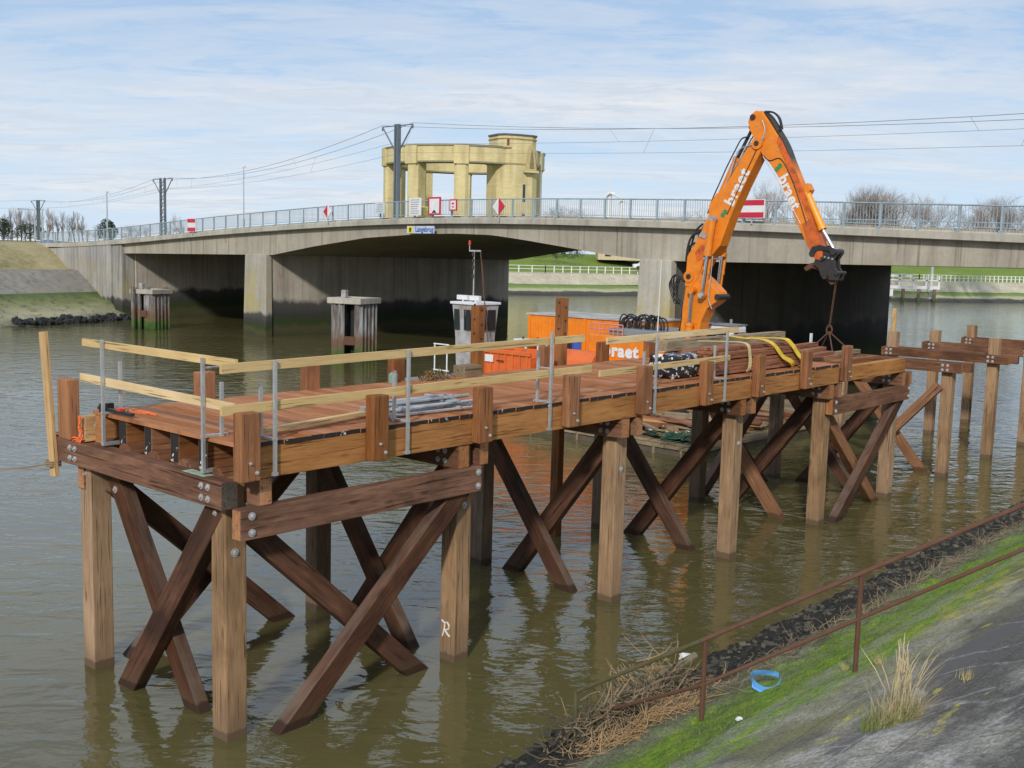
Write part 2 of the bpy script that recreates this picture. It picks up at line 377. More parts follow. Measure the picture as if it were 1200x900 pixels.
M['asphalt']=ground('asphalt',[(.045,.045,.045),(.06,.06,.06),(.08,.08,.078)],1.)
M['apron']=concrete('apron_concrete',(.27,.26,.235),.7,lich=.15)
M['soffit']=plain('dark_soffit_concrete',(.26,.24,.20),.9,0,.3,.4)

# ---------------------------------------------------------------- world, sun, camera
SUN_EL=R(29);az=Vector((.20,.98)).normalized()          # direction the light travels, on the ground
w=bpy.data.worlds.new('World');SC.world=w;w.use_nodes=True;t=w.node_tree
for n in list(t.nodes):t.nodes.remove(n)
out=N(t,'ShaderNodeOutputWorld');bg=N(t,'ShaderNodeBackground');t.links.new(bg.outputs[0],out.inputs[0]);bg.inputs['Strength'].default_value=.128
sky=N(t,'ShaderNodeTexSky');sky.sky_type='NISHITA';sky.sun_disc=False;sky.sun_elevation=SUN_EL
sky.sun_rotation=math.atan2(-az.x,-az.y);sky.air_density=1.;sky.dust_density=.6;sky.ozone_density=1.5
tc=N(t,'ShaderNodeTexCoord');nm=N(t,'ShaderNodeVectorMath',operation='NORMALIZE');t.links.new(tc.outputs['Generated'],nm.inputs[0])
sp=N(t,'ShaderNodeSeparateXYZ');t.links.new(nm.outputs[0],sp.inputs[0])
zc=mth(t,'MAXIMUM',sp.outputs[2],0.);den=mth(t,'ADD',zc,.11)
cb=N(t,'ShaderNodeCombineXYZ');t.links.new(mth(t,'DIVIDE',sp.outputs[0],den),cb.inputs[0]);t.links.new(mth(t,'DIVIDE',sp.outputs[1],den),cb.inputs[1])
def sc(vec,s_,off=(0,0,0)):
    a=N(t,'ShaderNodeVectorMath',operation='MULTIPLY_ADD');a.inputs[1].default_value=s_;a.inputs[2].default_value=off;t.links.new(vec,a.inputs[0]);return a.outputs[0]
n1=noise(t,sc(cb.outputs[0],(.50,1.05,1.),(3.1,.4,0)),1.,9,.66,.5)
n2=noise(t,sc(cb.outputs[0],(1.9,4.6,1.),(7.,2,0)),1.3,8,.66,.9)
n3=noise(t,sc(cb.outputs[0],(.20,.5,1.),(1.,5,0)),1.,3,.5)
f=mth(t,'ADD',mth(t,'ADD',mth(t,'MULTIPLY',n1,.47),mth(t,'MULTIPLY',n2,.29)),mth(t,'MULTIPLY',n3,.24))
cl=ramp(t,f,[(.44,0.),(.50,.5),(.555,1.)])
base=mix(t,sky.outputs[0],(2.75,4.0,6.0),.82)                       # hazed blue
hz=ramp(t,zc,[(.0,1.),(.06,.8),(.20,.22),(.5,.0)])
base=mix(t,base,(5.6,6.8,7.9),mth(t,'MULTIPLY',hz,.75))
ccol=mix(t,(7.5,7.2,6.95),(5.2,5.7,6.4),ramp(t,n2,[(.36,0.),(.60,1.)]))
fin=mix(t,base,ccol,mth(t,'MULTIPLY',cl,.85))
t.links.new(fin,bg.inputs[0])
sl=bpy.data.lights.new('sun','SUN');sl.energy=2.8;sl.angle=R(4);sl.color=(1,.94,.84)
so=bpy.data.objects.new('sun',sl);COL.objects.link(so)
d=Vector((az.x*math.cos(SUN_EL),az.y*math.cos(SUN_EL),-math.sin(SUN_EL)));so.rotation_euler=d.to_track_quat('-Z','Y').to_euler();so.location=(-10,-30,40)
cam=bpy.data.cameras.new('camera');co=bpy.data.objects.new('camera',cam);COL.objects.link(co);SC.camera=co
cam.sensor_width=36;cam.lens=F/1200*36;cam.clip_end=6000;cam.clip_start=.1
co.matrix_basis=Matrix(((CR.x,CU.x,-CF.x,0),(CR.y,CU.y,-CF.y,0),(CR.z,CU.z,-CF.z,H),(0,0,0,1)))
SC.view_settings.view_transform='Standard';SC.view_settings.look='None';SC.view_settings.exposure=0
SC.render.engine='CYCLES';SC.cycles.max_bounces=6;SC.cycles.caustics_reflective=False;SC.cycles.caustics_refractive=False

# ---------------------------------------------------------------- water
m,t,b=nt('river_water');P=N(t,'ShaderNodeNewGeometry').outputs['Position']
def pc(s_,rz=0.):
    n=N(t,'ShaderNodeMapping');n.inputs['Scale'].default_value=s_;n.inputs['Rotation'].default_value=(0,0,rz);t.links.new(P,n.inputs[0]);return n.outputs[0]
a=noise(t,pc((1.,1.9,1.),.25),.75,2,.5,.9);b2=noise(t,pc((1.,1.8,1.),-.3),2.3,2,.5,1.);c2=noise(t,pc((1,1.5,1),.1),7.,2,.5,.5)
gust=ramp(t,noise(t,pc((.07,.16,1)),1.,4,.6,.5),[(.40,.10),(.60,1.)])
gust2=ramp(t,noise(t,pc((.2,.3,1),.6),1.,3,.6,.5),[(.38,.25),(.62,1.)])
h=mth(t,'ADD',mth(t,'MULTIPLY',a,1.),mth(t,'ADD',mth(t,'MULTIPLY',mth(t,'MULTIPLY',b2,gust2),.36),mth(t,'MULTIPLY',mth(t,'MULTIPLY',c2,gust),.13)))
bump(t,b,h,1.,.040)
mud=noise(t,pc((.12,.12,1)),1.,3)
t.links.new(ramp(t,mud,[(.35,(.095,.085,.032)),(.65,(.122,.108,.044))]),b.inputs['Base Color'])
b.inputs['Roughness'].default_value=.04;b.inputs['IOR'].default_value=1.52;M['water']=m
wt=link('water',me_py([(-400,-60,0),(500,-60,0),(500,420,0),(-400,420,0)],[(0,1,2,3)]),m);props(wt,'murky olive brown tidal river','water',kind='structure')

# ---------------------------------------------------------------- terrain
def grid(rows,name,mat,kind='structure',label=None,cat=None,smooth=True):
    n=len(rows[0]);v=[p for r in rows for p in r];f=[]
    for i in range(len(rows)-1):
        for j in range(n-1):f.append((i*n+j,i*n+j+1,(i+1)*n+j+1,(i+1)*n+j))
    me=me_py(v,f,name,smooth);bm=bmesh.new();bm.from_mesh(me);bmesh.ops.recalc_face_normals(bm,faces=bm.faces)
    if sum(fc.normal.z for fc in bm.faces)<0:bmesh.ops.reverse_faces(bm,faces=bm.faces)
    bm.to_mesh(me);bm.free()
    o=link(name,me,mat);props(o,label,cat,kind=kind);return o
# near bank (revetment): profile by distance d from the water line, v=-2.75-d in the jetty frame
def prof(d):
    if d<0:return d*.5
    if d<2.86:z=.45*d
    elif d<2.92:z=1.287+(d-2.86)*1.6
    elif d<8.4:z=1.383+(d-2.92)*.515
    else:z=4.205+.02*min(d-8.4,3)
    return z
def nb(u,v):
    d=-2.75-v;return prof(d)
rnd=random.Random(3)
def vn(x,y,s=0):   # cheap value noise
    def h_(i,j):
        n=(i*374761393+j*668265263+s*974634777)&0xffffffff;n=((n^(n>>13))*1274126177)&0xffffffff;return ((n^(n>>16))&0xffff)/65535.
    i,j=math.floor(x),math.floor(y);fx,fy=x-i,y-j;fx=fx*fx*(3-2*fx);fy=fy*fy*(3-2*fy)
    return (h_(i,j)*(1-fx)+h_(i+1,j)*fx)*(1-fy)+(h_(i,j+1)*(1-fx)+h_(i+1,j+1)*fx)*fy
def bankh(u,d):
    z=prof(d)
    rocky=max(0,min(1,(d+.6)/.4))*max(0,min(1,(2.25+.3*vn(u*.8,1)-d)/.35))
    z+=rocky*(.16*vn(u*3.1,d*3.1)+.09*vn(u*8,d*8,2)+.05*vn(u*19,d*19,3)-.13)
    z+=.03*vn(u*2,d*2,5)*(1-rocky)
    if d>2.9:z+=.025*(vn(u*1.1,d*.8,6)-.5)
    return z
rows=[]
us=[-12+.5*i for i in range(22)]+[-1+.07*i for i in range(160)]+[10.2+.14*i for i in range(100)]+[24.2+.6*i for i in range(90)]
ds=[-2,-1.2,-.8]+[-.6+.06*i for i in range(60)]+[3+.12*i for i in range(46)]+[8.6+1.2*i for i in range(8)]+[30,80]
for u in us:
    rows.append([J(u,-2.75-d,bankh(u,d)) for d in ds])
m,t,b=nt('revetment')
tc=N(t,'ShaderNodeTexCoord');mp=N(t,'ShaderNodeMapping');mp.vector_type='TEXTURE'
mp.inputs['Location'].default_value=P1;mp.inputs['Rotation'].default_value=(0,0,JROT);t.links.new(N(t,'ShaderNodeNewGeometry').outputs['Position'],mp.inputs[0])
JP=mp.outputs[0];sp=N(t,'ShaderNodeSeparateXYZ');t.links.new(JP,sp.inputs[0]);U_=sp.outputs[0];D_=mth(t,'SUBTRACT',-2.75,sp.outputs[1])
def jn(s_,scale,detail=5,rough=.6,dist=0.):
    a=N(t,'ShaderNodeVectorMath',operation='MULTIPLY');a.inputs[1].default_value=s_;t.links.new(JP,a.inputs[0]);return noise(t,a.outputs[0],scale,detail,rough,dist)
wob=mth(t,'MULTIPLY',mth(t,'SUBTRACT',jn((1,1,1),.9,5),.5),.9);Dw=mth(t,'ADD',D_,wob)
wob2=mth(t,'MULTIPLY',mth(t,'SUBTRACT',jn((1,1,1),4.,4),.5),.5);Dw=mth(t,'ADD',Dw,wob2)
fine=jn((1,1,1),14.,6,.75);med0=jn((1,1,1),1.6,10,.78);med=mth(t,'ADD',mth(t,'MULTIPLY',med0,.55),mth(t,'MULTIPLY',fine,.45));big=jn((.5,1.,1),.7,5,.6)
rock=ramp(t,fine,[(.35,(.012,.012,.011)),(.55,(.035,.034,.028)),(.72,(.10,.09,.07))])
wetg=ramp(t,med,[(.3,(.07,.08,.035)),(.55,(.15,.155,.09)),(.75,(.23,.22,.15))])
alg=ramp(t,jn((1,3,1),3.,6,.7),[(.3,(.06,.11,.006)),(.5,(.135,.235,.010)),(.72,(.27,.32,.035))])
conc=ramp(t,med,[(.36,(.085,.078,.066)),(.5,(.20,.188,.16)),(.64,(.36,.34,.30))])
conc=mix(t,conc,(.05,.046,.042),mth(t,'MULTIPLY',ramp(t,big,[(.47,0.),(.56,1.)]),.8))
olive=mix(t,conc,(.16,.155,.06),mth(t,'MULTIPLY',ramp(t,jn((1,1,1),1.1,6),[(.4,0.),(.6,1.)]),.6))
def band(x,lo,hi,s=.12):return mth(t,'MULTIPLY',mth(t,'MINIMUM',1.,mth(t,'MAXIMUM',0.,mth(t,'DIVIDE',mth(t,'SUBTRACT',x,lo),s))),mth(t,'MINIMUM',1.,mth(t,'MAXIMUM',0.,mth(t,'DIVIDE',mth(t,'SUBTRACT',hi,x),s))))
c=mix(t,olive,conc,band(D_,4.2,99,.8))
c=mix(t,c,rock,band(Dw,-9,1.42,.25))
c=mix(t,c,wetg,band(Dw,1.42,2.3,.25))
au=mth(t,'MULTIPLY',mth(t,'ADD',.45,mth(t,'MULTIPLY',ramp(t,jn((.6,1.4,1),1.3,6,.7),[(.38,0.),(.55,1.)]),.55)),ramp(t,jn((.8,2.4,1),3.2,6,.75),[(.38,.35),(.50,1.)]))
c=mix(t,c,alg,mth(t,'MULTIPLY',band(Dw,1.9,3.75,.3),au))
# pale concrete kerb stones just above the step
kb=mth(t,'FRACT',mth(t,'MULTIPLY',U_,2.2));kj=ramp(t,kb,[(.0,0.),(.08,1.),(.92,1.),(1.,0.)])
c=mix(t,c,(.26,.25,.21),mth(t,'MULTIPLY',mth(t,'MULTIPLY',band(D_,3.02,3.3,.04),ramp(t,med,[(.42,0.),(.6,.9)])),kj))
# yellow lichen
ly=mth(t,'MULTIPLY',band(Dw,3.1,4.3,.3),band(U_,4.6,40,1.5))
c=mix(t,c,(.33,.29,.035),mth(t,'MULTIPLY',ly,ramp(t,jn((1,1.6,1),2.6,6,.7),[(.47,0.),(.60,.85)])))
lp=ramp(t,jn((1,2.,1),2.1,3,.5),[(.66,0.),(.69,1.)])
c=mix(t,c,(.30,.26,.05),mth(t,'MULTIPLY',mth(t,'MULTIPLY',lp,ramp(t,fine,[(.4,.2),(.55,.9)])),band(D_,4.,6.5,.4)))
gr=ramp(t,jn((1,1,1),38.,3,.8),[(.38,.55),(.5,1.),(.62,1.5)])
gm=N(t,'ShaderNodeMix');gm.data_type='RGBA';gm.blend_type='MULTIPLY';gm.inputs[0].default_value=.75;t.links.new(c,gm.inputs[6]);t.links.new(gr,gm.inputs[7]);c=gm.outputs[2]
fr1=mth(t,'FRACT',mth(t,'DIVIDE',mth(t,'SUBTRACT',D_,3.0),1.15));fr2=mth(t,'FRACT',mth(t,'DIVIDE',mth(t,'ADD',U_,mth(t,'MULTIPLY',wob,.1)),2.3))
jt=mth(t,'MAXIMUM',ramp(t,fr1,[(.0,1.),(.022,0.)]),ramp(t,fr2,[(.0,1.),(.012,0.)]))
c=mix(t,c,(.04,.045,.025),mth(t,'MULTIPLY',mth(t,'MULTIPLY',jt,band(D_,3.3,20,.1)),.75))
# dark tar repairs, pale cracks
tar=ramp(t,jn((.45,1.1,1),.9,3,.5,.4),[(.60,0.),(.615,1.)])
c=mix(t,c,(.085,.08,.076),mth(t,'MULTIPLY',mth(t,'MULTIPLY',tar,band(D_,4.4,20,.2)),.85))
vo=N(t,'ShaderNodeTexVoronoi');vo.feature='DISTANCE_TO_EDGE';vo.inputs['Scale'].default_value=.62
a=N(t,'ShaderNodeVectorMath',operation='ADD');t.links.new(JP,a.inputs[0]);nn=N(t,'ShaderNodeTexNoise');nn.inputs['Scale'].default_value=1.5;t.links.new(JP,nn.inputs['Vector']);
a2=N(t,'ShaderNodeVectorMath',operation='SCALE');a2.inputs['Scale'].default_value=.5;t.links.new(nn.outputs['Color'],a2.inputs[0]);t.links.new(a2.outputs[0],a.inputs[1]);t.links.new(a.outputs[0],vo.inputs['Vector'])
crk=mth(t,'MULTIPLY',ramp(t,vo.outputs[0],[(.0,1.),(.014,0.)]),ramp(t,med,[(.42,0.),(.58,1.)]))
c=mix(t,c,(.34,.345,.35),mth(t,'MULTIPLY',mth(t,'MULTIPLY',crk,band(D_,4.5,20,.2)),.65))
gb=N(t,'ShaderNodeMix');gb.data_type='RGBA';gb.blend_type='MULTIPLY';gb.inputs[0].default_value=1.;t.links.new(c,gb.inputs[6])
t.links.new(ramp(t,mth(t,'DIVIDE',Dw,4.),[(.3,.95),(.5,1.15),(.8,1.25),(1.,1.8)]),gb.inputs[7]);c=gb.outputs[2]
t.links.new(c,b.inputs['Base Color']);b.inputs['Roughness'].default_value=.85
rg=ramp(t,Dw,[(.0,.25),(1.,.85)]);t.links.new(rg,b.inputs['Roughness']);b.inputs['Specular IOR Level'].default_value=.3
pb=bump(t,None,mth(t,'ADD',fine,mth(t,'MULTIPLY',med,.8)),.7,.035);bump(t,b,vo.outputs[0],.25,.05,pb)
o=grid(rows,'riverbank_near',m,label='sloping stone and concrete river bank with green algae',cat='river bank')

# left bank beyond the jetty, up to the abutment
LB0=Vector((-35.3,74,0));LD=Vector((.42,.907,0)).normalized();LN=Vector((-LD.y,LD.x,0))
lprof=[(-3,-1.4),(0,0),(1.2,.45),(2.6,.95),(4.2,1.6),(5.3,2.0)]
def lbh(s,d,z):return LB0+LD*s+LN*d+Vector((0,0,z))
sv=[-90+3*i for i in range(22)]+[-24+1.*i for i in range(39)];sv2=sv+[15,16,17,18,20,22]
rows=[[lbh(s,d+(.8*vn(s*.25,3)-.4 if d<4 else 0),z+(.45*(vn(s*.7,d*.9)-.5)+.25*(vn(s*2,d*2)-.5))*(1 if 0<=d<5 else 0)) for d,z in [(-3,-1.4)]+[(i*.35,i*.35*.38) for i in range(0,16)]] for s in sv]
m,t,b=nt('left_bank_mud');s_,g=worldz(t);P=g.outputs['Position']
z=mth(t,'ADD',s_[2],mth(t,'MULTIPLY',mth(t,'SUBTRACT',noise(t,P,.5,6,.7),.5),1.3))
c=ramp(t,mth(t,'DIVIDE',z,2.2,None),[(.0,(.03,.032,.032)),(.10,(.20,.19,.12)),(.28,(.36,.34,.22)),(.45,(.28,.275,.15)),(.62,(.19,.20,.08)),(.85,(.075,.12,.03)),(1.,(.10,.12,.06))])
nn=noise(t,P,1.4,5,.75);c=mix(t,c,(.035,.04,.03),mth(t,'MULTIPLY',ramp(t,nn,[(.52,0.),(.62,1.)]),.55))
t.links.new(c,b.inputs['Base Color']);b.inputs['Roughness'].default_value=.9;bump(t,b,nn,.5,.15)
grid(rows,'riverbank_left',m,label='muddy green left river bank at low tide',cat='river bank')
rows=[[lbh(s,5.25,1.98),lbh(s,8.6,3.62),lbh(s,9.4,3.66)] for s in sv2]
grid(rows,'bank_apron',M['apron'],smooth=False)
rows=[[lbh(s,9.4,3.67),lbh(s,10.4,3.75),lbh(s,12,4.4+.2*vn(s*.4,1)),lbh(s,14,5.3+.2*vn(s*.4,2)),lbh(s,15,5.6),lbh(s,16.5,5.75),lbh(s,22,5.9)] for s in sv2]
grid(rows,'bank_grass',M['drygrass'])
# dark mussel covered toe rocks
mb=MB();rr=random.Random(5)
for i in range(260):
    s=rr.uniform(1.5,14);dd=rr.uniform(-.4,.6)+.5*vn(s,4);p=lbh(s,dd,rr.uniform(-.1,.30)+.25*max(dd,0));q=rr.uniform(.15,.42)
    mb.box(p,(q,q,q*.8),Matrix.Rotation(rr.uniform(0,3),4,'Z')@Matrix.Rotation(rr.uniform(-.5,.5),4,'X'))
for i in range(12):
    p=lbh(rr.uniform(-8,-2),rr.uniform(-.3,.2),.1);mb.box(p,(.7,.6,.45),Matrix.Rotation(rr.uniform(0,3),4,'Z'))
o=mb.obj('toe_rocks',plain('mussel_rock',(.022,.026,.028),.9,0,.3,2.,.5),bev=.08);props(o,'black mussel covered rocks along the left bank water line','rocks',kind='stuff')

# land behind everything, left of and beyond the river
FB=[(-60,150),(-20,154),(4.7,158.9),(20,168),(44,172),(68,173.5),(91,182),(150,186),(400,190)]
def fbl(off):return [Vector((x,y+off,0)) for x,y in FB]
def offz(l,z):return [Vector((p.x,p.y,z)) for p in l]
rows=[offz(fbl(-3),-1.),offz(fbl(0),-.02),offz(fbl(2.0),.7)]
def dens(poly,st=3.):
    out=[]
    for a,b_ in zip(poly[:-1],poly[1:]):
        n=max(1,int((b_-a).length/st));out+=[a.lerp(b_,i/n) for i in range(n)]
    return out+[poly[-1]]
rows=[[p+Vector((0,0,.3*(vn(p.x*.5,i)-.5) if i>0 else 0)) for p in dens(r)] for i,r in enumerate([offz(fbl(-3),-1.),offz(fbl(0),0),offz(fbl(1.2),.35),offz(fbl(2.6),.8),offz(fbl(4.5),1.5)])]
nmin=min(len(r) for r in rows);rows=[r[:nmin] for r in rows]
m,t,b=nt('far_bank_mud');s_,g=worldz(t);P=g.outputs['Position']
z=mth(t,'ADD',s_[2],mth(t,'MULTIPLY',mth(t,'SUBTRACT',noise(t,P,.25,5,.7),.5),.8))
c=ramp(t,mth(t,'DIVIDE',z,1.7),[(.0,(.035,.035,.035)),(.28,(.07,.066,.055)),(.36,(.40,.38,.25)),(.5,(.36,.37,.19)),(.62,(.16,.23,.05)),(.9,(.13,.20,.05)),(1.,(.18,.2,.08))])
t.links.new(c,b.inputs['Base Color']);b.inputs['Roughness'].default_value=.9
grid(rows,'riverbank_far',m,label='muddy and green far river bank',cat='river bank')
grid([offz(fbl(4.45),1.48),offz(fbl(7.5),3.05),offz(fbl(8.5),3.1),offz(fbl(13),3.15)],'far_quay_slope',M['conc_far'],smooth=False)
grid([offz(fbl(13),3.16),offz(fbl(24),5.6),offz(fbl(30),6.1),offz(fbl(60),6.2)],'far_dyke_grass',M['grass'])
grid([offz(fbl(60),6.2),[Vector((x*6,2500,6.2)) for x,y in FB]],'far_land',M['land'],smooth=False)
# left land
lf=[lbh(-90,21.5,5.89),lbh(22,21.5,5.89)]
me=me_py([lf[0],lf[1],(-24,100,5.89),(-14,130,5.89),(-16,215,5.89),(-20,2400,5.89),(-2500,2400,5.89),(-2500,0,5.89)],[(0,1,2,3,4,5,6,7)])
o=link('land_left',me,M['land']);props(o,'grassy land behind the left bank','ground',kind='structure')
# bank slope between abutment and far bank on the left, beyond the bridge
rows=[[Vector(p)+Vector((0,0,z)) for p in ps] for z,ps in ((-.5,[(-19,97,0),(-15,128,0),(-14,148,0),(-12,156,0)]),(3,[(-23,99,0),(-19,130,0),(-18,156,0),(-14,166,0)]),(6.1,[(-28,99,0),(-25,130,0),(-24,160,0),(-20,184,0)]))]
grid(rows,'bank_beyond_bridge',M['grass'])

# ================================================================ TIMBER JETTY
BU=[0,3.78,7.70,11.65,15.58,19.68]           # bent positions along the jetty
jet=thing('timber_jetty','long new hardwood jetty with braced piles, plank deck and curb posts','jetty',JM)
def bolt(par,p,n,r=.042,name='bolt'):
    """round bolt head with washer at world-of-root point p, axis n; parented to a part"""
    p=Vector(p);n=Vector(n).normalized();mb=MB();mb.tube(p-n*.02,p+n*.012,r,r,10);mb.tube(p+n*.012,p+n*.034,r*.55,r*.45,6)
    L=PL[par].inverted();return mb.obj(name,M['bolt'],par,L)
PL={}
def jb(root,name,p0,p1,w,h,mat,**k):
    o=beam(root,name,p0,p1,w,h,mat,**k);PL[o]=o.matrix_basis.copy();return o
NEARC=[.02,-.13,-.1,-.13,-.13,-.02];FARC=[3.27,3.1,3.02,3.1,3.05,3.12]
PV=[(a+.15,b_+.15) for a,b_ in zip(NEARC,FARC)]
PV=[(.17,3.42),(.03,3.23),(.06,3.15),(.03,3.22),(.02,3.18),(.10,3.26)]
rr=random.Random(11)
piles=[]
for i,u in enumerate(BU):
    for k,v in enumerate(PV[i]):
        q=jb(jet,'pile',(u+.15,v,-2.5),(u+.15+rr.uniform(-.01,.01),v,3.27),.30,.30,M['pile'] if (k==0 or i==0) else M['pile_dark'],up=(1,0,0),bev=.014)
        piles.append(q)
        if k==0:
            vf=v-.15
            if i not in(0,4):bolt(q,(u+.15,vf,2.35),(0,-1,0),.05)
            if i==0:bolt(q,(u+.13,vf,2.35),(0,-1,0),.055);bolt(q,(u-.0,v+.05,2.82),(-1,0,0),.035)
        else:
            bolt(q,(u,v,2.8),(-1,0,0),.035)
    # pair of cap beams
    v0=-.30 if i else -.16;v1=3.75 if i else 4.05
    cf=jb(jet,'cap_beam',(u-.06,v0,3.11),(u-.06,v1,3.11),.23,.33,(M['cap'],M['capend'] if i else M['greyend']),bev=.014)
    cb=jb(jet,'cap_beam',(u+.36,v0-(0 if i else .12),3.11),(u+.36,v1,3.11),.19,.33,(M['cap'],M['capend']),bev=.012)
    for vc in PV[i]:
        for dv in(-.07,.07):
            for dz in(-.07,.07):bolt(cf,(u-.175,vc+dv,3.11+dz),(-1,0,0),.042)
    if i:
        for dv in(.42,.56):bolt(cb,(u+.265,dv-.28,2.99),(-1,0,0),.03)
# small vertical hanger bolts under the caps
# stringers (ends painted black at the head of the jetty)
for v in (.55,1.18,1.81,2.44):
    jb(jet,'stringer',(.04,v,3.475),(15.85,v,3.475),.2,.385,(M['curb'],M['blackend']),bev=.01)
for v in (.55,1.25,1.95,2.65):
    jb(jet,'stringer',(15.87,v+.02,3.465),(19.8,v+.02,3.465),.2,.34,M['curb'],bev=.01)
fas=jb(jet,'edge_beam',(.02,-.21,3.475),(15.84,-.21,3.475),.18,.385,(M['fascia'],M['capend']),bev=.01)
fas2=jb(jet,'edge_beam',(15.86,-.16,3.455),(19.75,-.16,3.455),.20,.34,M['fascia'],bev=.012,label='bare pale orange edge beam past the end of the deck')
jb(jet,'edge_beam',(.02,3.04,3.475),(19.7,3.04,3.475),.2,.385,(M['fascia'],M['capend']),bev=.01)
blk=jb(jet,'corner_block',(-.1,3.30,3.46),(.62,3.30,3.46),.2,.34,(M['pine_dark'],M['fascia']),bev=.01);bolt(blk,(.08,3.19,3.50),(0,-1,0),.05)
# stubs of round logs lying between the two caps of the first bent
for v in (.25,.95,1.68,2.4,3.0):
    mb=MB();mb.tube((0,0,0),(.42,0,0),.17,.165,12);o=mb.obj('log_stub',M['cap'],jet,Matrix.Translation((.03,v,3.20)),smooth=False,bev=.015)
# deck planks, one sheet of separate boards
mb=MB();u=.0;k=0
while u<15.78:
    a0=-.315+rr.uniform(-.012,.012);a1=3.16+rr.uniform(-.02,.02);dz=rr.uniform(-.003,.004)
    b_=[Vector((x,y,z)) for x in(u+.005,u+.195) for y in(a0,a1) for z in(3.672,3.722+dz)]
    mb.add(b_,[(0,1,3,2),(4,6,7,5),(0,2,6,4),(1,5,7,3),(2,3,7,6)],0);mb.add(b_,[(0,4,5,1)],1);u+=.2
deck=mb.obj('deck_planks',[M['deck'],M['blackend']],jet)
# curb posts both sides
def curb(u,v,side,z0=3.33,z1=4.13,wu=.27,wv=.16,name='curb_post',mat=None):
    o=jb(jet,name,(u+wu/2,v,z0),(u+wu/2,v,z1),wv,wu,mat or M['curb'],up=(1,0,0),bev=.022)
    if side<0:
        bolt(o,(u+wu*.45,v-wv/2,z0+.22),(0,-1,0),.02);bolt(o,(u+wu*.78,v-wv/2,z0+.1),(0,-1,0),.026)
    return o
for i in range(9):
    curb(-.12+2.0*i+rr.uniform(-.03,.03),-.385,-1,3.32+rr.uniform(-.02,.02),4.13+rr.uniform(-.03,.03))
for u in (1.65,3.62,5.5,9.6,11.55,13.35,15.3):
    curb(u,3.25,1,3.3,4.13+rr.uniform(-.04,.02),.29,.16)
curb(17.6,3.25,1,3.3,4.1,.29,.16);curb(15.84,2.9,1,3.5,4.02,.2,.16)
# corner post at the head of the jetty (broad side towards the end)
jb(jet,'corner_post',(-.10,3.66,3.28),(-.10,3.66,4.12),.33,.16,M['curb'],up=(1,0,0),bev=.018)
# two tall drilled guide posts on the far side
for u,zt in((7.98,4.98),(10.55,5.10)):
    o=jb(jet,'guide_post',(u,3.50,-1.2),(u,3.50,zt),.20,.19,M['curb'],up=(1,0,0),bev=.015)
    for z in(4.35,4.62,4.9):
        mb=MB();mb.tube((u,3.392,z),(u,3.403,z),.025,.025,8);mb.tube((u-.099,3.50,z+.1),(u-.09,3.50,z+.1),.025,.025,8);mb.obj('bolt_hole',M['black'],o,PL[o].inverted())
# horizontal walings, bays 1 and 5, both sides
for (i,j) in((0,1),(4,5)):
    for v,s_ in((-.24,-1),(3.5,1)):
        a=BU[i]-.02;b2_=BU[j]+.30
        wl=jb(jet,'waling',(a,v,2.76),(b2_,v,2.76),.18,.37,(M['cap'],M['capend']),bev=.016)
        if s_<0:
            for uu in(BU[i]+.13,BU[j]+.22):
                for dz in(-.1,.1):bolt(wl,(uu,v-.09,2.76+dz),(0,-1,0),.05)
def ext(p0,p1,z=-1.6):
    p0=Vector(p0);p1=Vector(p1);d=p1-p0;return p0+d*((z-p0.z)/d.z)
def brace(top,foot,w,th,mat,up,root=jet,bo=None):
    f=ext(top,foot);o=jb(root,'brace',f,top,th,w,mat,up=up,bev=.014);return o
# longitudinal X braces
for (i,j),oo in(((0,1),0),((4,5),1)):
    for v,s_ in((-.0,-1),(3.2,1)):
        a,b_=BU[i],BU[j]
        m1=M['brace']
        brace((b_+.02,v+(-.17 if s_<0 else .25),2.66),(a+.78,v+(-.17 if s_<0 else .25),0),.29,.20,m1,(1,0,0))
        brace((a+.30,v+(.09 if s_<0 else .02),2.66),(b_-.60,v+(.09 if s_<0 else .02),0),.29,.18,M['brace_o'] if(oo and s_<0) else m1,(1,0,0))
# transverse X braces at every bent
for i,u in enumerate(BU):
    m2=M['brace_o'] if i in(4,) else M['brace']
    ua=u+.30 if i==0 else u+.02
    o=brace((ua,3.10,2.85),(ua,1.12 if i==0 else .90,0),.29,.19,m2,(0,1,0))
    bolt(o,(ua-.095,2.97,2.62),(-1,0,0),.05)
    q=0 if i else .0
    ub=u+.09 if i==0 else u+.27
    brace((ub,.20,2.92),(ub,2.42,0),.33,.19,M['brace'],(0,1,0))
# painted letter on the second pile
def textobj(name,txt,size,mat,parent,L,bold=0.,ext_=.003,sx=1.):
    return link(name,text_mesh(txt,size,bold,ext_,sx=sx),mat,parent,L)
mb=MB();st=[[(.03,0),(.055,.06),(.10,.14),(.115,.21)],[(.03,.215),(.09,.20),(.15,.21)],[(.15,.24),(.165,.17),(.15,.115),(.115,.085),(.10,.11)],[(.075,.20),(.115,.15),(.14,.09)],[(.10,.09),(.12,.045),(.14,.02)]]
st=[[(.02,0),(.045,.07),(.06,.15),(.065,.21)],[(.0,.235),(.06,.21),(.12,.225),(.155,.18),(.14,.125),(.06,.10)],[(.07,.10),(.12,.05),(.17,.02)]]
for s_ in st:mb.path([(-.003,-a_,z) for a_,z in s_],.0125,5)
lt=mb.obj('painted_letter',M['chalk'],jet,Matrix.Translation((BU[1]-.001,.135,.36)))
# pale green paint smear on the first cap
mb=MB();mb.b2((-.14,.25,3.277),(.0,.72,3.281));mb.obj('paint_smear',plain('pale_green_paint',(.38,.56,.42),.8,0,.5,9.,dcol=(.16,.12,.08)),jet)

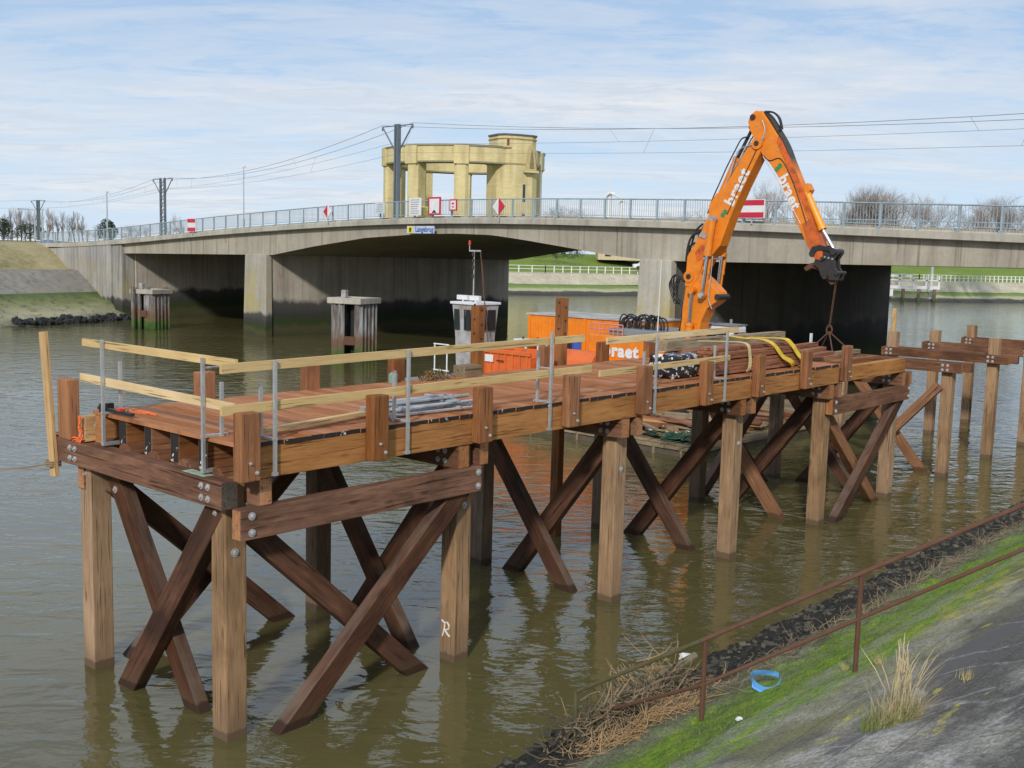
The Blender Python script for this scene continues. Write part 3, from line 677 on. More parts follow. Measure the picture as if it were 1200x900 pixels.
# unfinished bents beyond the deck: each one stands by itself
rr=random.Random(23)
bl=[(23.62,.0,3.08,3.15,.70,'unfinished pile bent next to the end of the deck, with X braces'),
    (27.74,.10,3.22,3.72,0,'unfinished pile bent whose near pile rises above its bolted cap beam'),
    (31.25,.05,3.13,3.66,0,'unfinished pile bent third past the deck end, far pile top bare above the cap'),
    (35.2,.10,3.20,3.70,0,'unfinished pile bent farthest along the river')]
for k,(u,va,vb,zt,x,lab) in enumerate(bl):
    r_=thing('pile_bent',lab,'pile bent',JM@Matrix.Translation((u,0,0)),'unfinished pile bents beyond the deck')
    for v in(va+.05,vb+.15):
        z1=zt+rr.uniform(-.02,.05) if not(k==0 and v<1) else 3.02
        q=jb(r_,'pile',(.15,v,-2.5),(.15,v,z1),.30,.30,M['pile'],up=(1,0,0));
    cf=jb(r_,'cap_beam',(-.10,-.38,3.13),(-.10,3.62,3.13),.20,.27,(M['cap'],M['capend']))
    cb=jb(r_,'cap_beam',(.40,-.5,3.13),(.40,3.72,3.13),.19,.27,(M['cap'],M['greyend']))
    for v in(va+.05,vb+.15):
        for dv in(-.07,.07):
            for dz in(-.065,.065):bolt(cf,(-.2,v+dv,3.13+dz),(-1,0,0),.042)
    if x:
        o=brace((-.1,.2,2.6),(-.1,2.5,0),.26,.18,M['brace_o'],(0,1,0),r_)
        o=brace((.45,3.0,2.7),(.45,.75,0),.27,.18,M['brace_o'],(0,1,0),r_)
# two stringers already reaching from the end of the deck to the first unfinished bent
o=jb(jet,'stringer',(19.7,3.0,3.34),(24.1,2.9,3.34),.16,.12,M['greywood'])

# ================================================================ GUARD RAILS on the jetty
def guard(name,label,posts,rails,axis):
    """axis 'u': along the deck at v=posts' v; 'v' across"""
    r_=thing(name,label,'guard rail',JM@Matrix.Translation((posts[0][0],posts[0][1],3.72)),'temporary guard rails on the jetty')
    O=Vector((posts[0][0],posts[0][1],3.72))
    ax=Vector((1,0,0)) if axis=='u' else Vector((0,1,0));inn=Vector((0,1,0)) if axis=='u' else Vector((1,0,0))
    for (u,v,zt) in posts:
        P=Vector((u,v,0))-O;mb=MB();P.z=0
        z0=-.42;z1=zt-3.72;gw=.038
        for o_,a,b_ in((-inn*.0,z0,z1),(inn*.23+ax*-.04,0.0,z1-.30)):
            q=P+o_;mb.box((q.x,q.y,(a+b_)/2),(gw,gw,b_-a))
        q=P+Vector((0,0,.02));e=q+inn*.30;mb.box((q+e)/2,(abs((e-q).x)+.05,abs((e-q).y)+.05,.03))
        for zz in(z1-.12,z1-.56):
            a=P+Vector((0,0,zz));e=a+inn*.23;mb.tube(a,e,.014,n=6)
        o=mb.obj('post',M['galv'],r_);
        mb=MB();a=P+Vector((0,0,z0+.02))+inn*.1;mb.box(a,(.07 if axis=='u' else .24,.24 if axis=='u' else .07,.04));mb.obj('clamp_foot',M['galv'],o)
    for a,b_,zc,h in rails:
        a=Vector(a)-O;b_=Vector(b_)-O
        o=beam(r_,'rail',a,b_,.04,h,M['pine'],bev=.004)
    return r_
guard('guard_rail','timber guard rail across the head of the jetty on two galvanised posts',[(-.07,2.75,4.72),(-.07,.36,4.68)],
   [((-.02,3.36,4.645),(-.02,-.26,4.66),0,.10),((-.02,3.44,4.155),(-.02,-.22,4.14),0,.11)],'v')
guard('guard_rail','long timber guard rail nearest the camera along the bank side of the jetty',[(.46,-.33,4.68),(2.60,-.33,4.70),(5.58,-.33,4.82)],
   [((-.25,-.28,4.615),(6.45,-.28,4.69),0,.11),((-.25,-.28,4.13),(6.65,-.28,4.19),0,.115)],'u')
guard('guard_rail','shorter timber guard rail beside the plank stack, past a gap in the railing',[(8.44,-.33,4.66),(10.80,-.33,4.66)],
   [((7.05,-.28,4.615),(11.28,-.28,4.66),0,.11),((6.88,-.28,4.09),(11.0,-.28,4.13),0,.10)],'u')
def single(o,label,cat,group=None):props(o,label,cat,group);return o
# loose pale batten lying on the deck
o=beam(None,'batten',J(.5,-.05,3.80),J(3.1,.45,3.79),.09,.06,M['pine'],bev=.004);single(o,'pale sawn batten lying loose on the deck behind the near curb posts','batten')
# tall pale plank standing at the head, with its rope
o=beam(None,'upright_plank',J(-.205,3.90,2.72),J(-.205,4.14,4.74),.18,.05,M['pine_dark'],up=UD,bev=.004);single(o,'pale plank standing upright at the outer corner of the jetty','plank')
mb=MB();p0=J(-.205,3.935,2.90);p1=aty(-60,541,p0.y+1.5);pts=[p0.lerp(p1,i/14)+Vector((0,0,-.10*math.sin(math.pi*i/14))) for i in range(15)]
mb.path(pts,.014,5);
for k in range(3):mb.path([p0+Vector((.105*math.cos(a),.085*math.sin(a),.03*k-.03)) for a in [i*.7 for i in range(10)]],.013,5)
o=mb.obj('mooring_rope',M['rope']);single(o,'thin brown rope tied round the upright plank and running off over the water','rope')
mb=MB();r2=random.Random(4)
for (a,b_) in(((-.1,4.05,3.295),(-.12,3.25,3.29)),((-.16,3.22,3.30),(-.16,3.22,3.64)),((.02,3.17,3.30),(.3,3.0,3.72)),((.3,2.7,3.735),(.4,2.2,3.735)),((-.1,3.9,3.30),(-.14,3.2,3.31))):
    A_=Vector(a);B_=Vector(b_)
    for k in range(3):mb.path([J(*(A_.lerp(B_,i/6)+Vector([r2.uniform(-.025,.025) for _ in range(3)]))) for i in range(7)],.010,4)
o=mb.obj('orange_twine',M['netorange']);single(o,'bright orange twine tangled over the corner block at the jetty head','twine')
cl=thing('sash_clamp','black bar clamp lying on the deck corner at the jetty head','clamp',JM@Matrix.Translation((.02,2.9,3.725)))
mb=MB();mb.b2((-.03,-.75,.03),(.03,.12,.07));mb.obj('bar',M['black'],cl);mb=MB();mb.b2((-.06,-.05,0),(.12,.02,.12));mb.obj('jaw',M['black'],cl);mb=MB();mb.b2((-.04,-.50,.07),(.04,-.40,.10));mb.obj('grip',M['redlamp'],cl)
# bundle of galvanised railing posts
r2=random.Random(9)
for i in range(16):
    lay=i//6;a=J(2.55+r2.uniform(-.25,.3),.35-.10*(i%6)+.55-.3,3.755+.055*lay);b_=J(4.25+r2.uniform(-.2,.5),.32-.10*(i%6)+.35-.15+r2.uniform(-.1,.15),3.765+.055*lay)
    mb=MB();d_=(b_-a);mb.tube(a,b_,.022,n=6);n_=Vector((0,0,1));e=a+d_*.12;mb.box(e+Vector((0,0,.02)),(.05,.14,.05),Matrix.Rotation(JROT,4,'Z'));mb.box(a+d_*.8+Vector((0,0,.02)),(.05,.16,.04),Matrix.Rotation(JROT,4,'Z'))
    single(mb.obj('railing_post',M['galv']),'galvanised railing post lying in the loose pile on the deck','post','galvanised railing posts piled on the deck')
# stack of hardwood planks, plank by plank
r2=random.Random(12)
for lay in range(7):
    for k in range(4):
        a=r2.uniform(-.12,.12);v=.12+.215*k;z=3.785+.068*lay+(.02 if lay>3 else 0);u0=10.75+.10*lay+a;u1=15.05-.12*lay+a
        if lay==6 and k in(0,3):continue
        o=beam(None,'stacked_plank',J(u0,v,z),J(u1,v,z),.2,.060,M['stackwood'],bev=.005)
        single(o,'reddish brown hardwood plank in the stack on the far end of the deck','plank','hardwood planks stacked on the deck')
for k in range(3):
    o=beam(None,'stacked_plank',J(15.0+.3*k,.5+.25*k,3.80+.09*k),J(17.6,.75+.22*k,3.80+.09*k),.2,.085,M['stackwood'],bev=.006)
    single(o,'loose reddish plank pushed out beyond the end of the main stack','plank','loose planks beyond the stack')
for lay in range(4):
    for k in range(3):
        a=r2.uniform(-.1,.1);o=beam(None,'stacked_plank',J(12.3+a,1.5+.24*k,3.79+.075*lay),J(16.6+a,1.5+.24*k,3.79+.075*lay),.21,.062,M['stackwood'],bev=.005)
        single(o,'reddish plank in the low rear stack under the old grey beam','plank','hardwood planks in the rear stack')
o=beam(None,'old_beam',J(11.75,1.75,4.16),J(16.95,1.75,4.17),.22,.22,M['greywood'],bev=.01);single(o,'long weathered grey timber beam lying on the low rear plank stack','beam')
for k in range(4):
    o=beam(None,'bearer',J(11.2+1.25*k,.08,3.74),J(11.2+1.25*k,1.2,3.74),.07,.035,M['greywood'],bev=.003);single(o,'short bearer batten under the plank stack','batten','bearers under the plank stack')
def strap(name,pts,w,mat,label,cat):
    pts=[J(*p) for p in pts];v=[];f=[]
    sp_=[]
    for i in range(len(pts)-1):
        p0=pts[max(i-1,0)];p1=pts[i];p2=pts[i+1];p3=pts[min(i+2,len(pts)-1)]
        for k in range(5):
            t_=k/5;sp_.append(.5*((2*p1)+(p2-p0)*t_+(2*p0-5*p1+4*p2-p3)*t_*t_+(3*p1-p0-3*p2+p3)*t_**3))
    sp_.append(pts[-1])
    for i,p in enumerate(sp_):
        d_=(sp_[min(i+1,len(sp_)-1)]-sp_[max(i-1,0)]).normalized();s_=(UD-d_*UD.dot(d_)).normalized();nn_=d_.cross(s_)
        for a_,b__ in((-w/2,-.006),(w/2,-.006),(w/2,.006),(-w/2,.006)):v.append(p+s_*a_+nn_*b__)
    for i in range(len(sp_)-1):
        for k in range(4):f.append((i*4+k,i*4+(k+1)%4,(i+1)*4+(k+1)%4,(i+1)*4+k))
    o=link(name,me_py(v,f,name),mat);single(o,label,cat)
strap('lifting_sling',[(12.1,1.1,4.30),(12.15,.5,4.33),(12.2,.05,4.32),(12.25,-.02,4.1),(12.2,-.06,3.85),(12.15,-.02,3.75)],.10,M['paleyellow'],'faded straw coloured lifting sling hanging over the left part of the plank stack','sling')
strap('lifting_sling',[(12.9,.9,4.40),(13.0,.5,4.36),(13.1,.2,4.36),(13.3,.02,4.25),(13.6,-.04,4.0),(13.9,-.1,3.86),(14.1,-.05,3.76)],.12,M['yellow'],'bright yellow lifting sling draped down the face of the plank stack','sling')
strap('lifting_sling',[(13.8,.9,4.32),(13.8,.5,4.34),(13.9,.1,4.34),(14.1,-.0,4.2),(14.3,-.05,4.0),(14.5,-.12,3.84),(14.55,-.12,3.76),(14.2,-.15,3.75)],.14,M['yellow'],'twisted yellow lifting sling ending in a loop on the deck, right of the other slings','sling')
# wrapped package of film with white print
m,t,b=nt('printed_black_film');n=noise(t,coords(t,'Object',(9,9,14),False),1.,2,.5);t.links.new(mix(t,(.02,.02,.022),(.7,.7,.72),ramp(t,n,[(.58,0.),(.61,1.)])),b.inputs['Base Color']);b.inputs['Roughness'].default_value=.35
bm=bmesh.new();bmesh.ops.create_cube(bm,size=1);bmesh.ops.subdivide_edges(bm,edges=bm.edges,cuts=4,use_grid_fill=True)
r2=random.Random(2)
for v_ in bm.verts:
    v_.co=Vector((v_.co.x*.85,v_.co.y*.55,v_.co.z*.42))+Vector([r2.uniform(-.03,.03) for _ in range(3)])
o=link('film_bundle',me_bm(bm,'film',True),m,None,JM@Matrix.Translation((10.35,.55,3.95)));single(o,'black plastic bundle printed with white marks on the deck left of the plank stack','bundle')
mb=MB();mb.tube((0,0,-.07),(0,0,.08),.08,.08,12);mb.tube((0,0,.08),(0,0,.12),.08,.03,12);o=mb.obj('plastic_jug',plain('aqua_plastic',(.20,.33,.28),.3),None,JM@Matrix.Translation((5.35,3.0,3.79)));single(o,'small aqua green plastic jug standing on the far edge of the deck','jug')
o=beam(None,'wood_block',J(6.95,2.98,3.82),J(7.4,2.98,3.82),.3,.22,M['greywood'],bev=.015);single(o,'rough grey wooden block on the far deck edge beside the tall drilled post','block')
o=beam(None,'tag_board',J(15.0,.02,4.22),J(15.0,.02,4.42),.02,.10,M['white'],up=UD,bev=.002);single(o,'small white tag on the end of the plank stack','tag')
mb=MB()
for k in range(24):
    a=Vector((6.3+r2.uniform(-.35,.35),2.95+r2.uniform(-.1,.15),3.74));mb.path([J(*a),J(*(a+Vector((r2.uniform(-.2,.2),r2.uniform(-.1,.1),r2.uniform(.03,.18))))),J(*(a+Vector((r2.uniform(-.3,.3),r2.uniform(-.1,.1),.0))))],.012,4)
o=mb.obj('scrap_heap',plain('scrap',(.22,.14,.05),.9,0,.4,9.,dcol=(.03,.03,.03)));props(o,'small tangle of straps and scrap on the far edge of the deck','scrap',kind='stuff')

# ================================================================ PONTOON, CONTAINERS, TUG
bg_=thing('work_pontoon','flat steel and timber work pontoon moored behind the jetty','pontoon',JM@Matrix.Translation((20.45,6.1,0)))
mb=MB();mb.b2((0,0,-.5),(12.5,12.0,.32));mb.obj('hull',plain('pontoon_hull',(.13,.105,.08),.8,.2,.4,1.5,.2,dcol=(.06,.04,.03)),bg_,bev=.03)
mb=MB();mb.b2((.04,.04,.322),(12.4,11.9,.40));mb.obj('deck',M['greywood'],bg_)
mb=MB();mb.b2((-.07,0,.20),(-.003,12,.31));mb.b2((0,-.07,.20),(12.5,-.003,.31))
for k in range(12):mb.b2((-.06,.5+k,-.3),(-.003,.58+k,.20))
mb.obj('rubbing_strip',M['greywood'],bg_)
r2=random.Random(31)
for k in range(230):
    u,v=(20.75+r2.uniform(0,1.9),6.3+r2.uniform(0,6.5)) if k%2 else (21+r2.uniform(0,6.5),6.35+r2.uniform(0,2.6));L_=r2.uniform(1.2,3.6);a=r2.gauss(1.57,.22);z=.43+.075*int(r2.triangular(0,9,2))*(1 if v>7.2 else .7)
    th=r2.uniform(.04,.09);dx,dy=math.cos(a)*L_/2,math.sin(a)*L_/2
    if v-abs(dy)<6.15:v=6.15+abs(dy)
    o=beam(None,'timber_offcut',J(u-dx,v-dy,z),J(u+dx,v+dy,z+r2.uniform(-.03,.06)),r2.uniform(.12,.25),th,r2.choice([M['greywood'],M['stackwood'],M['cap'],M['pile'],M['pine_dark']]),bev=.004)
    single(o,'sawn timber offcut in the heap on the near edge of the pontoon','timber','timber offcuts heaped on the pontoon')
mb=MB()
for k in range(160):
    c_=Vector((20.75+r2.gauss(0,.3),6.9+r2.gauss(0,.35),.45+r2.random()*.2));mb.path([J(*(c_+Vector((r2.uniform(-.25,.25),r2.uniform(-.25,.25),r2.uniform(-.05,.1))))) for _ in range(3)],.012,3)
o=mb.obj('netting_heap',M['netgreen']);props(o,'heap of dark green netting on the pontoon edge','netting',kind='stuff')
mb=MB()
for k in range(14):
    p=J(21.4+r2.uniform(-.5,.5),6.6+r2.uniform(0,2.2),.55+r2.uniform(0,.35));mb.box(p,(r2.uniform(.1,.3),r2.uniform(.1,.3),r2.uniform(.04,.15)),Matrix.Rotation(r2.uniform(0,3),4,'Z'))
o=mb.obj('litter',M['white']);props(o,'scraps of white plastic among the timber on the pontoon','scraps',kind='stuff')

cont=thing('site_container','long orange steel site container with a dark window and worn roof','container',JM@Matrix.Translation((24.5,11.0,.4)))
mb=MB();mb.b2((0,0,0),(2.4,5.4,3.28));
for k in range(30):mb.b2((-.022,.25+k*.165,.25),(-.001,.32+k*.165,3.05))
mb.obj('body',M['orange'],cont,bev=.01)
mb=MB();mb.b2((-.06,-.05,3.282),(2.46,5.46,3.34));mb.obj('roof',plain('container_roof',(.33,.33,.31),.6,0,.5,1.2,dcol=(.62,.60,.56)),cont)
for y in(.0,2.6,5.3):
    mb=MB();mb.b2((-.04,y-.04,0),(-.001,y+.08,3.27));mb.obj('corner_post',M['orange'],cont)
mb=MB();mb.b2((-.035,2.75,1.55),(-.023,3.55,2.45));wi=mb.obj('window',M['glass'],cont)
mb=MB();mb.b2((-.05,3.12,1.55),(-.036,3.17,2.45));mb.b2((-.05,2.75,2.0),(-.036,3.1,2.42));mb.obj('window_bar',M['blue'],wi)
mb=MB();mb.b2((-.05,.9,.1),(-.023,1.9,2.3));dr=mb.obj('door',M['orange'],cont,bev=.008)
mb=MB();mb.tube((-.07,1.05,1.1),(-.07,1.05,1.3),.015);mb.obj('handle',M['darksteel'],dr)

sk=thing('waste_skip','open topped orange steel skip with ribbed side and small white label','skip',JM@Matrix.Translation((22.0,14.1,.4)))
mb=MB();mb.prism([(0,0),(0,2.05),(.08,2.05),(.08,.08),(1.6,.08),(1.6,2.05),(1.68,2.05),(1.68,0)],0,2.35,lambda a,b_,w_:(a,w_,b_))
mb.b2((.05,0,0),(1.65,.07,1.9));mb.b2((.05,2.28,0),(1.65,2.35,2.05))
for k in range(7):mb.b2((-.05,.1+k*.35,.1),(-.001,.17+k*.35,1.98))
mb.b2((-.07,-.02,1.95),(-.001,2.37,2.1));mb.obj('body',M['orange_worn'],sk,bev=.01)
mb=MB();mb.b2((-.075,1.75,1.62),(-.052,2.15,1.88));mb.obj('label_plate',M['white'],sk)
mb=MB();mb.tube((-.1,.1,1.2),(-.1,.1,1.35),.05);mb.tube((-.1,1.2,1.7),(-.1,1.55,1.7),.02);mb.obj('hook',M['darksteel'],sk)
tk=thing('fuel_tank','rounded orange tank and low locker standing right of the skip','tank',JM@Matrix.Translation((22.2,11.6,.4)))
mb=MB();mb.tube((.7,.05,1.65),(.7,2.1,1.65),.62,n=20);mb.obj('drum',M['orange_worn'],tk,smooth=False,bev=.05)
mb=MB();mb.b2((0,-.1,0),(1.4,2.2,1.15))
for k in range(9):mb.b2((-.03,k*.25,.1),(-.001,.08+k*.25,1.1))
mb.b2((-.05,-.1,1.15),(1.4,2.2,1.23));mb.obj('locker',M['orange_worn'],tk,bev=.01)
wf=thing('window_frame','white framed lantern box standing behind the orange skip','frame',JM@Matrix.Translation((23.6,15.1,2.0))@Matrix.Diagonal((.8,.8,.8,1)))
mb=MB();
for y in(0,.75,1.5):mb.b2((0,y,0),(.07,y+.08,.95))
mb.b2((0,0,.88),(.7,1.58,.97));mb.b2((0,0,.0),(.7,1.58,.07))
for y in(0,1.5):mb.b2((.63,y,0),(.7,y+.08,.95))
mb.obj('frame',M['white'],wf)
mb=MB();mb.tube((.3,.3,.97),(.3,.3,1.1),.05);mb.tube((.3,1.2,.97),(.3,1.2,1.08),.05);mb.obj('fitting',M['darksteel'],wf)

tug=thing('workboat','small workboat with a grey wheelhouse, thin mast and red top light','boat',JM@Matrix.Translation((23.5,17.3,0)))
def rings(mb,secs,mi=0):
    n=len(secs[0]);v=[p for s_ in secs for p in s_];f=[tuple(range(n))[::-1],tuple(range((len(secs)-1)*n,len(secs)*n))]
    for i in range(len(secs)-1):
        for k in range(n):f.append((i*n+k,i*n+(k+1)%n,(i+1)*n+(k+1)%n,(i+1)*n+k))
    mb.add(v,f,mi)
mb=MB();secs=[]
for z,s_ in((-.5,.8),(.3,.95),(1.05,1.06)):
    secs.append([(1.2+s_*x,1.1+s_*y,z) for x,y in((-4.2,-1.3),(-4.2,1.3),(2.5,1.5),(4.2,.9),(5.1,0),(4.2,-.9),(2.5,-1.5))])
rings(mb,secs);mb.obj('hull',plain('boat_hull',(.05,.06,.07),.5,0,.3),tug,bev=.02)
mb=MB();mb.b2((-2.8,-.2,1.05),(4.,2.4,1.12));mb.obj('boat_deck',M['grey'],tug)
def TG(mb):
    mb.v=[(x*.66,.93+y*.58,z) for x,y,z in mb.v];return mb
mb=MB();rings(mb,[[(x,y,1.12) for x,y in((0.1,.12),(0.1,1.9),(1.7,1.9),(1.7,.12))],[(x,y,2.75) for x,y in((0.05,.05),(0.05,2.02),(1.75,2.02),(1.75,.05))],[(x,y,3.95) for x,y in((-.10,-.08),(-.10,2.18),(1.9,2.18),(1.9,-.08))]])
wh=TG(mb).obj('wheelhouse',M['dirtywhite'],tug,bev=.02)
mb=MB();mb.b2((-.2,-.18,3.952),(2.,2.28,4.05));TG(mb).obj('wheelhouse_roof',M['white'],wh,bev=.015)
for y0,y1 in((.05,.42),(.48,.88),(.94,1.05),(1.5,1.98)):
    mb=MB();mb.add([(-.075-.004,y0,2.95),(-.075-.004,y1,2.95),(-.105,y1,3.75),(-.105,y0,3.75),(-.0,y0,2.95),(-.0,y1,2.95),(-.0,y1,3.75),(-.0,y0,3.75)],[(0,1,2,3),(4,7,6,5),(0,4,5,1),(1,5,6,2),(2,6,7,3),(3,7,4,0)]);TG(mb).obj('window',M['glass'],wh)
mb=MB();mb.b2((.2,-.12,2.95),(.8,-.035,3.75));mb.b2((.95,-.12,2.95),(1.6,-.035,3.75));TG(mb).obj('window',M['glass'],wh)
mb=MB();mb.b2((-.02,.2,1.2),(.03,1.,2.7));TG(mb).obj('cabin_door',M['dirtywhite'],wh,bev=.01)
mb=MB();mb.tube((.6,.95,4.05),(.6,.95,6.05),.05,.035);mb.tube((.6,.35,6.05),(.6,1.4,6.05),.035);mb.tube((.6,1.4,6.05),(.6,1.4,6.3),.03);ms=TG(mb).obj('mast',M['dirtywhite'],tug)
mb=MB();mb.tube((.6,1.4,6.28),(.6,1.4,6.46),.09,.07,10);TG(mb).obj('masthead_light',M['redlamp'],ms)
mb=MB()
for z in(5.0,5.35,5.6,5.85):mb.tube((.5,.95,z),(.5,.95,z+.14),.075)
TG(mb).obj('nav_light',M['darksteel'],ms)
mb=MB();mb.b2((.3,.1,4.12),(.5,1.0,4.3));mb.b2((.3,1.2,4.12),(.5,2.2,4.3));mb.tube((.4,.5,4.05),(.4,.5,4.12),.06);mb.tube((.4,1.7,4.05),(.4,1.7,4.12),.06);TG(mb).obj('radar_scanner',M['white'],tug)
mb=MB();mb.path([(.6,.38,6.05),(.6,.1,5.2),(.5,-.15,4.3),(.4,-.5,3.4),(.3,-.9,2.2)],.03,5);mb.tube((.6,.36,6.02),(.55,-.1,4.2),.035);TG(mb).obj('stay',M['rust'],tug)
mb=MB()
for y in(2.3,3.0):mb.tube((-.2,y,1.1),(-.2,y,2.3),.03)
for z in(1.25,2.3):mb.tube((-.2,2.2,z),(-.2,3.05,z),.03)
mb.obj('boat_rail',M['white'],tug)
mb=MB();mb.tube((.4,-.4,.9),(.4,-.4,1.9),.35,n=16);mb.obj('fender',plain('fender_grey',(.25,.27,.3),.5),tug,bev=.04)

# ================================================================ EXCAVATOR
UX=24.5
def vz(px,py,u0=UX-.3):
    d=ray(px,py);o=P1+UD*u0;n=UD;t_=(o-Vector((0,0,H))).dot(n)/d.dot(n);p=Vector((0,0,H))+d*t_
    q=p-P1;return (q.dot(VD),p.z)
EXM=JM@Matrix.Translation((UX,9.4,0));ex=thing('excavator','tall orange excavator with folded three piece boom standing on the pontoon','excavator',EXM)
def E3(v,z,w_):return Vector((w_,v-9.4,z))
def plate(name,pxs,lo,hi,mat,parent=ex,bev=.03,u0=UX-.3):
    mb=MB();mb.prism([vz(x,y,u0) for x,y in pxs],lo,hi,lambda a,b_,w_:E3(a,b_,w_));return mb.obj(name,mat,parent,bev=bev)
low=plate('lower_boom',[(795,408),(799,365),(802,345),(805,326),(811,319),(819,320),(828,328),(841,342),(843,349),(839,354),(828,362),(821,378),(815,408)],-.3,.3,M['orange'])
mid=plate('middle_boom',[(803,336),(803,318),(808,303),(815,283),(825,262),(833,244),(850,216),(872,178),(882,163),(889,161),(893,167),(889,181),(871,218),(859,245),(851,266),(843,288),(831,302),(822,318),(817,332),(810,338)],-.27,.27,M['orange'])
stick=plate('stick',[(875,142),(878,134),(884,129),(892,130),(899,141),(911,160),(924,185),(936,215),(941,235),(948,258),(955,280),(961,299),(957,304),(949,297),(941,280),(932,261),(922,235),(911,208),(901,192),(892,182),(884,166),(877,152)],-.22,.22,M['orange'])
# welded cheek plates and pivot bosses
def boss(px,py,r,w0,w1,mat,parent,name='pivot_pin'):
    v,z=vz(px,py);mb=MB();mb.tube(E3(v,z,w0),E3(v,z,w1),r,n=14);return mb.obj(name,mat,parent)
boss(808,324,.20,-.36,.36,M['orange'],low);boss(808,324,.09,-.39,.39,M['darksteel'],low)
boss(887,168,.19,-.33,.33,M['orange'],mid);boss(887,168,.08,-.36,.36,M['darksteel'],mid)
boss(881,137,.09,-.27,.27,M['darksteel'],stick);boss(887,172,.10,-.28,.28,M['orange'],stick)
plate('cheek_plate',[(803,335),(806,300),(816,284),(828,282),(827,300),(818,325),(810,337)],-.325,-.27,M['orange'],mid,.01)
plate('collar',[(819,277),(822,271),(829,274),(826,280)],-.31,.31,M['dirtywhite'],mid,.008)
# decorative grille shape on the middle boom
plate('access_cover',[(815,296),(822,287),(829,288),(824,303),(817,307)],-.335,-.326,M['orange_rust'],mid,.003)
def cyl(name,a,b_,c_,w0,r1,r2,m1,m2,parent=ex):
    (va,za),(vb,zb),(vc,zc)=vz(*a),vz(*b_),vz(*c_)
    mb=MB();mb.tube(E3(va,za,w0),E3(vb,zb,w0),r1,n=14);mb.tube(E3(vb,zb,w0)-(E3(vb,zb,w0)-E3(va,za,w0)).normalized()*.12,E3(vb,zb,w0),r1*1.15,n=14)
    o=mb.obj(name,m1,parent,bev=.01);mb=MB();mb.tube(E3(vb,zb,w0),E3(vc,zc,w0),r2,n=12);mb.tube(E3(vc,zc,w0-.1),E3(vc,zc,w0+.1),r2*1.9,n=12);mb.obj('rod',m2,o);return o
for w0,dx in((-.47,0),(.47,0)):
    cyl('adjusting_cylinder',(838,258),(832,300),(826,346),w0,.125,.06,M['orange'],M['chrome'],mid)
    cyl('guide_tube',(833,296),(829,322),(826,346),w0+.16,.07,.055,M['orange'],M['orange'],mid)
    cyl('lift_cylinder',(808,412),(811,378),(814,340),w0,.14,.062,M['orange'],M['chrome'],low)
mb=MB();a=vz(826,346);mb.tube(E3(*a,-.62),E3(*a,.62),.085,n=12);mb.obj('cross_pin',M['dirtywhite'],low);mb=MB();a=vz(838,257);mb.tube(E3(*a,-.58),E3(*a,.58),.11,n=12);mb.obj('cross_pin',M['dirtywhite'],low)
mb=MB();a=vz(814,340);mb.tube(E3(*a,-.58),E3(*a,.58),.12,n=12);mb.obj('cylinder_boss',M['orange'],low)
mb=MB();a=vz(841,348);mb.tube(E3(*a,-.35),E3(*a,.35),.10,n=12);mb.obj('ear_pin',M['darksteel'],low)
# hose clamps across the lift cylinders
for px,py in((833,294),(831,303)):
    mb=MB();a=vz(px,py);mb.tube(E3(*a,-.62),E3(*a,.62),.025,n=6);mb.box(E3(*a,-.47),(.32,.05,.08));mb.box(E3(*a,.47),(.32,.05,.08));mb.obj('pipe_clamp',M['galv'],mid)
cyl('stick_cylinder',(836,236),(859,184),(877,148),-.0,.12,.055,M['orange'],M['darksteel'],mid)
mb=MB();mb.prism([vz(*p) for p in((828,262),(829,240),(838,226),(843,232),(838,250))],-.2,.2,lambda a,b_,w_:E3(a,b_,w_));mb.obj('cylinder_bracket',M['orange'],mid,bev=.01)
cyl('tilt_cylinder',(941,225),(960,269),(974,294),-.05,.12,.055,plain('amber_orange_paint',(.86,.33,.02),.4,0,.15),M['chrome'],stick)
mb=MB();mb.prism([vz(*p) for p in((934,222),(943,214),(947,222),(939,236))],-.16,.16,lambda a,b_,w_:E3(a,b_,w_));mb.obj('cylinder_lug',M['orange'],stick,bev=.01)
# rusty wear on the stick end
plate('stick_end',[(939,262),(950,256),(956,272),(963,297),(962,306),(953,303),(946,289)],-.245,.245,plain('red_orange_paint',(.66,.13,.015),.55,0,.4,4.,dcol=(.16,.05,.02)),stick,.01)
plate('wear_strip',[(911,158),(916,166),(933,204),(944,232),(953,262),(948,262),(938,236),(926,206),(909,166)],-.235,-.221,M['orange_rust'],stick,.004)
for q in((881,146),(890,150),(897,163),(905,176),(916,198),(924,216),(932,236),(939,254)):boss(q[0]+5,q[1],.022,-.24,-.22,M['galv'],stick,'bolt')
for q in((868,200),(861,214),(846,246),(838,268),(832,282),(824,300)):boss(*q,.022,-.30,-.27,M['galv'],mid,'bolt')
mbp=MB();mbp.tube(E3(*vz(893,183),-.24),E3(*vz(908,207),-.24),.014,n=6);mbp.tube(E3(*vz(908,207),-.24),E3(*vz(937,262),-.24),.014,n=6);mbp.obj('steel_pipe',M['galv'],stick)
mbp=MB();mbp.tube(E3(*vz(886,176),-.29),E3(*vz(871,208),-.29),.014,n=6);mbp.tube(E3(*vz(871,208),-.29),E3(*vz(852,251),-.29),.014,n=6);mbp.obj('steel_pipe',M['darksteel'],mid)
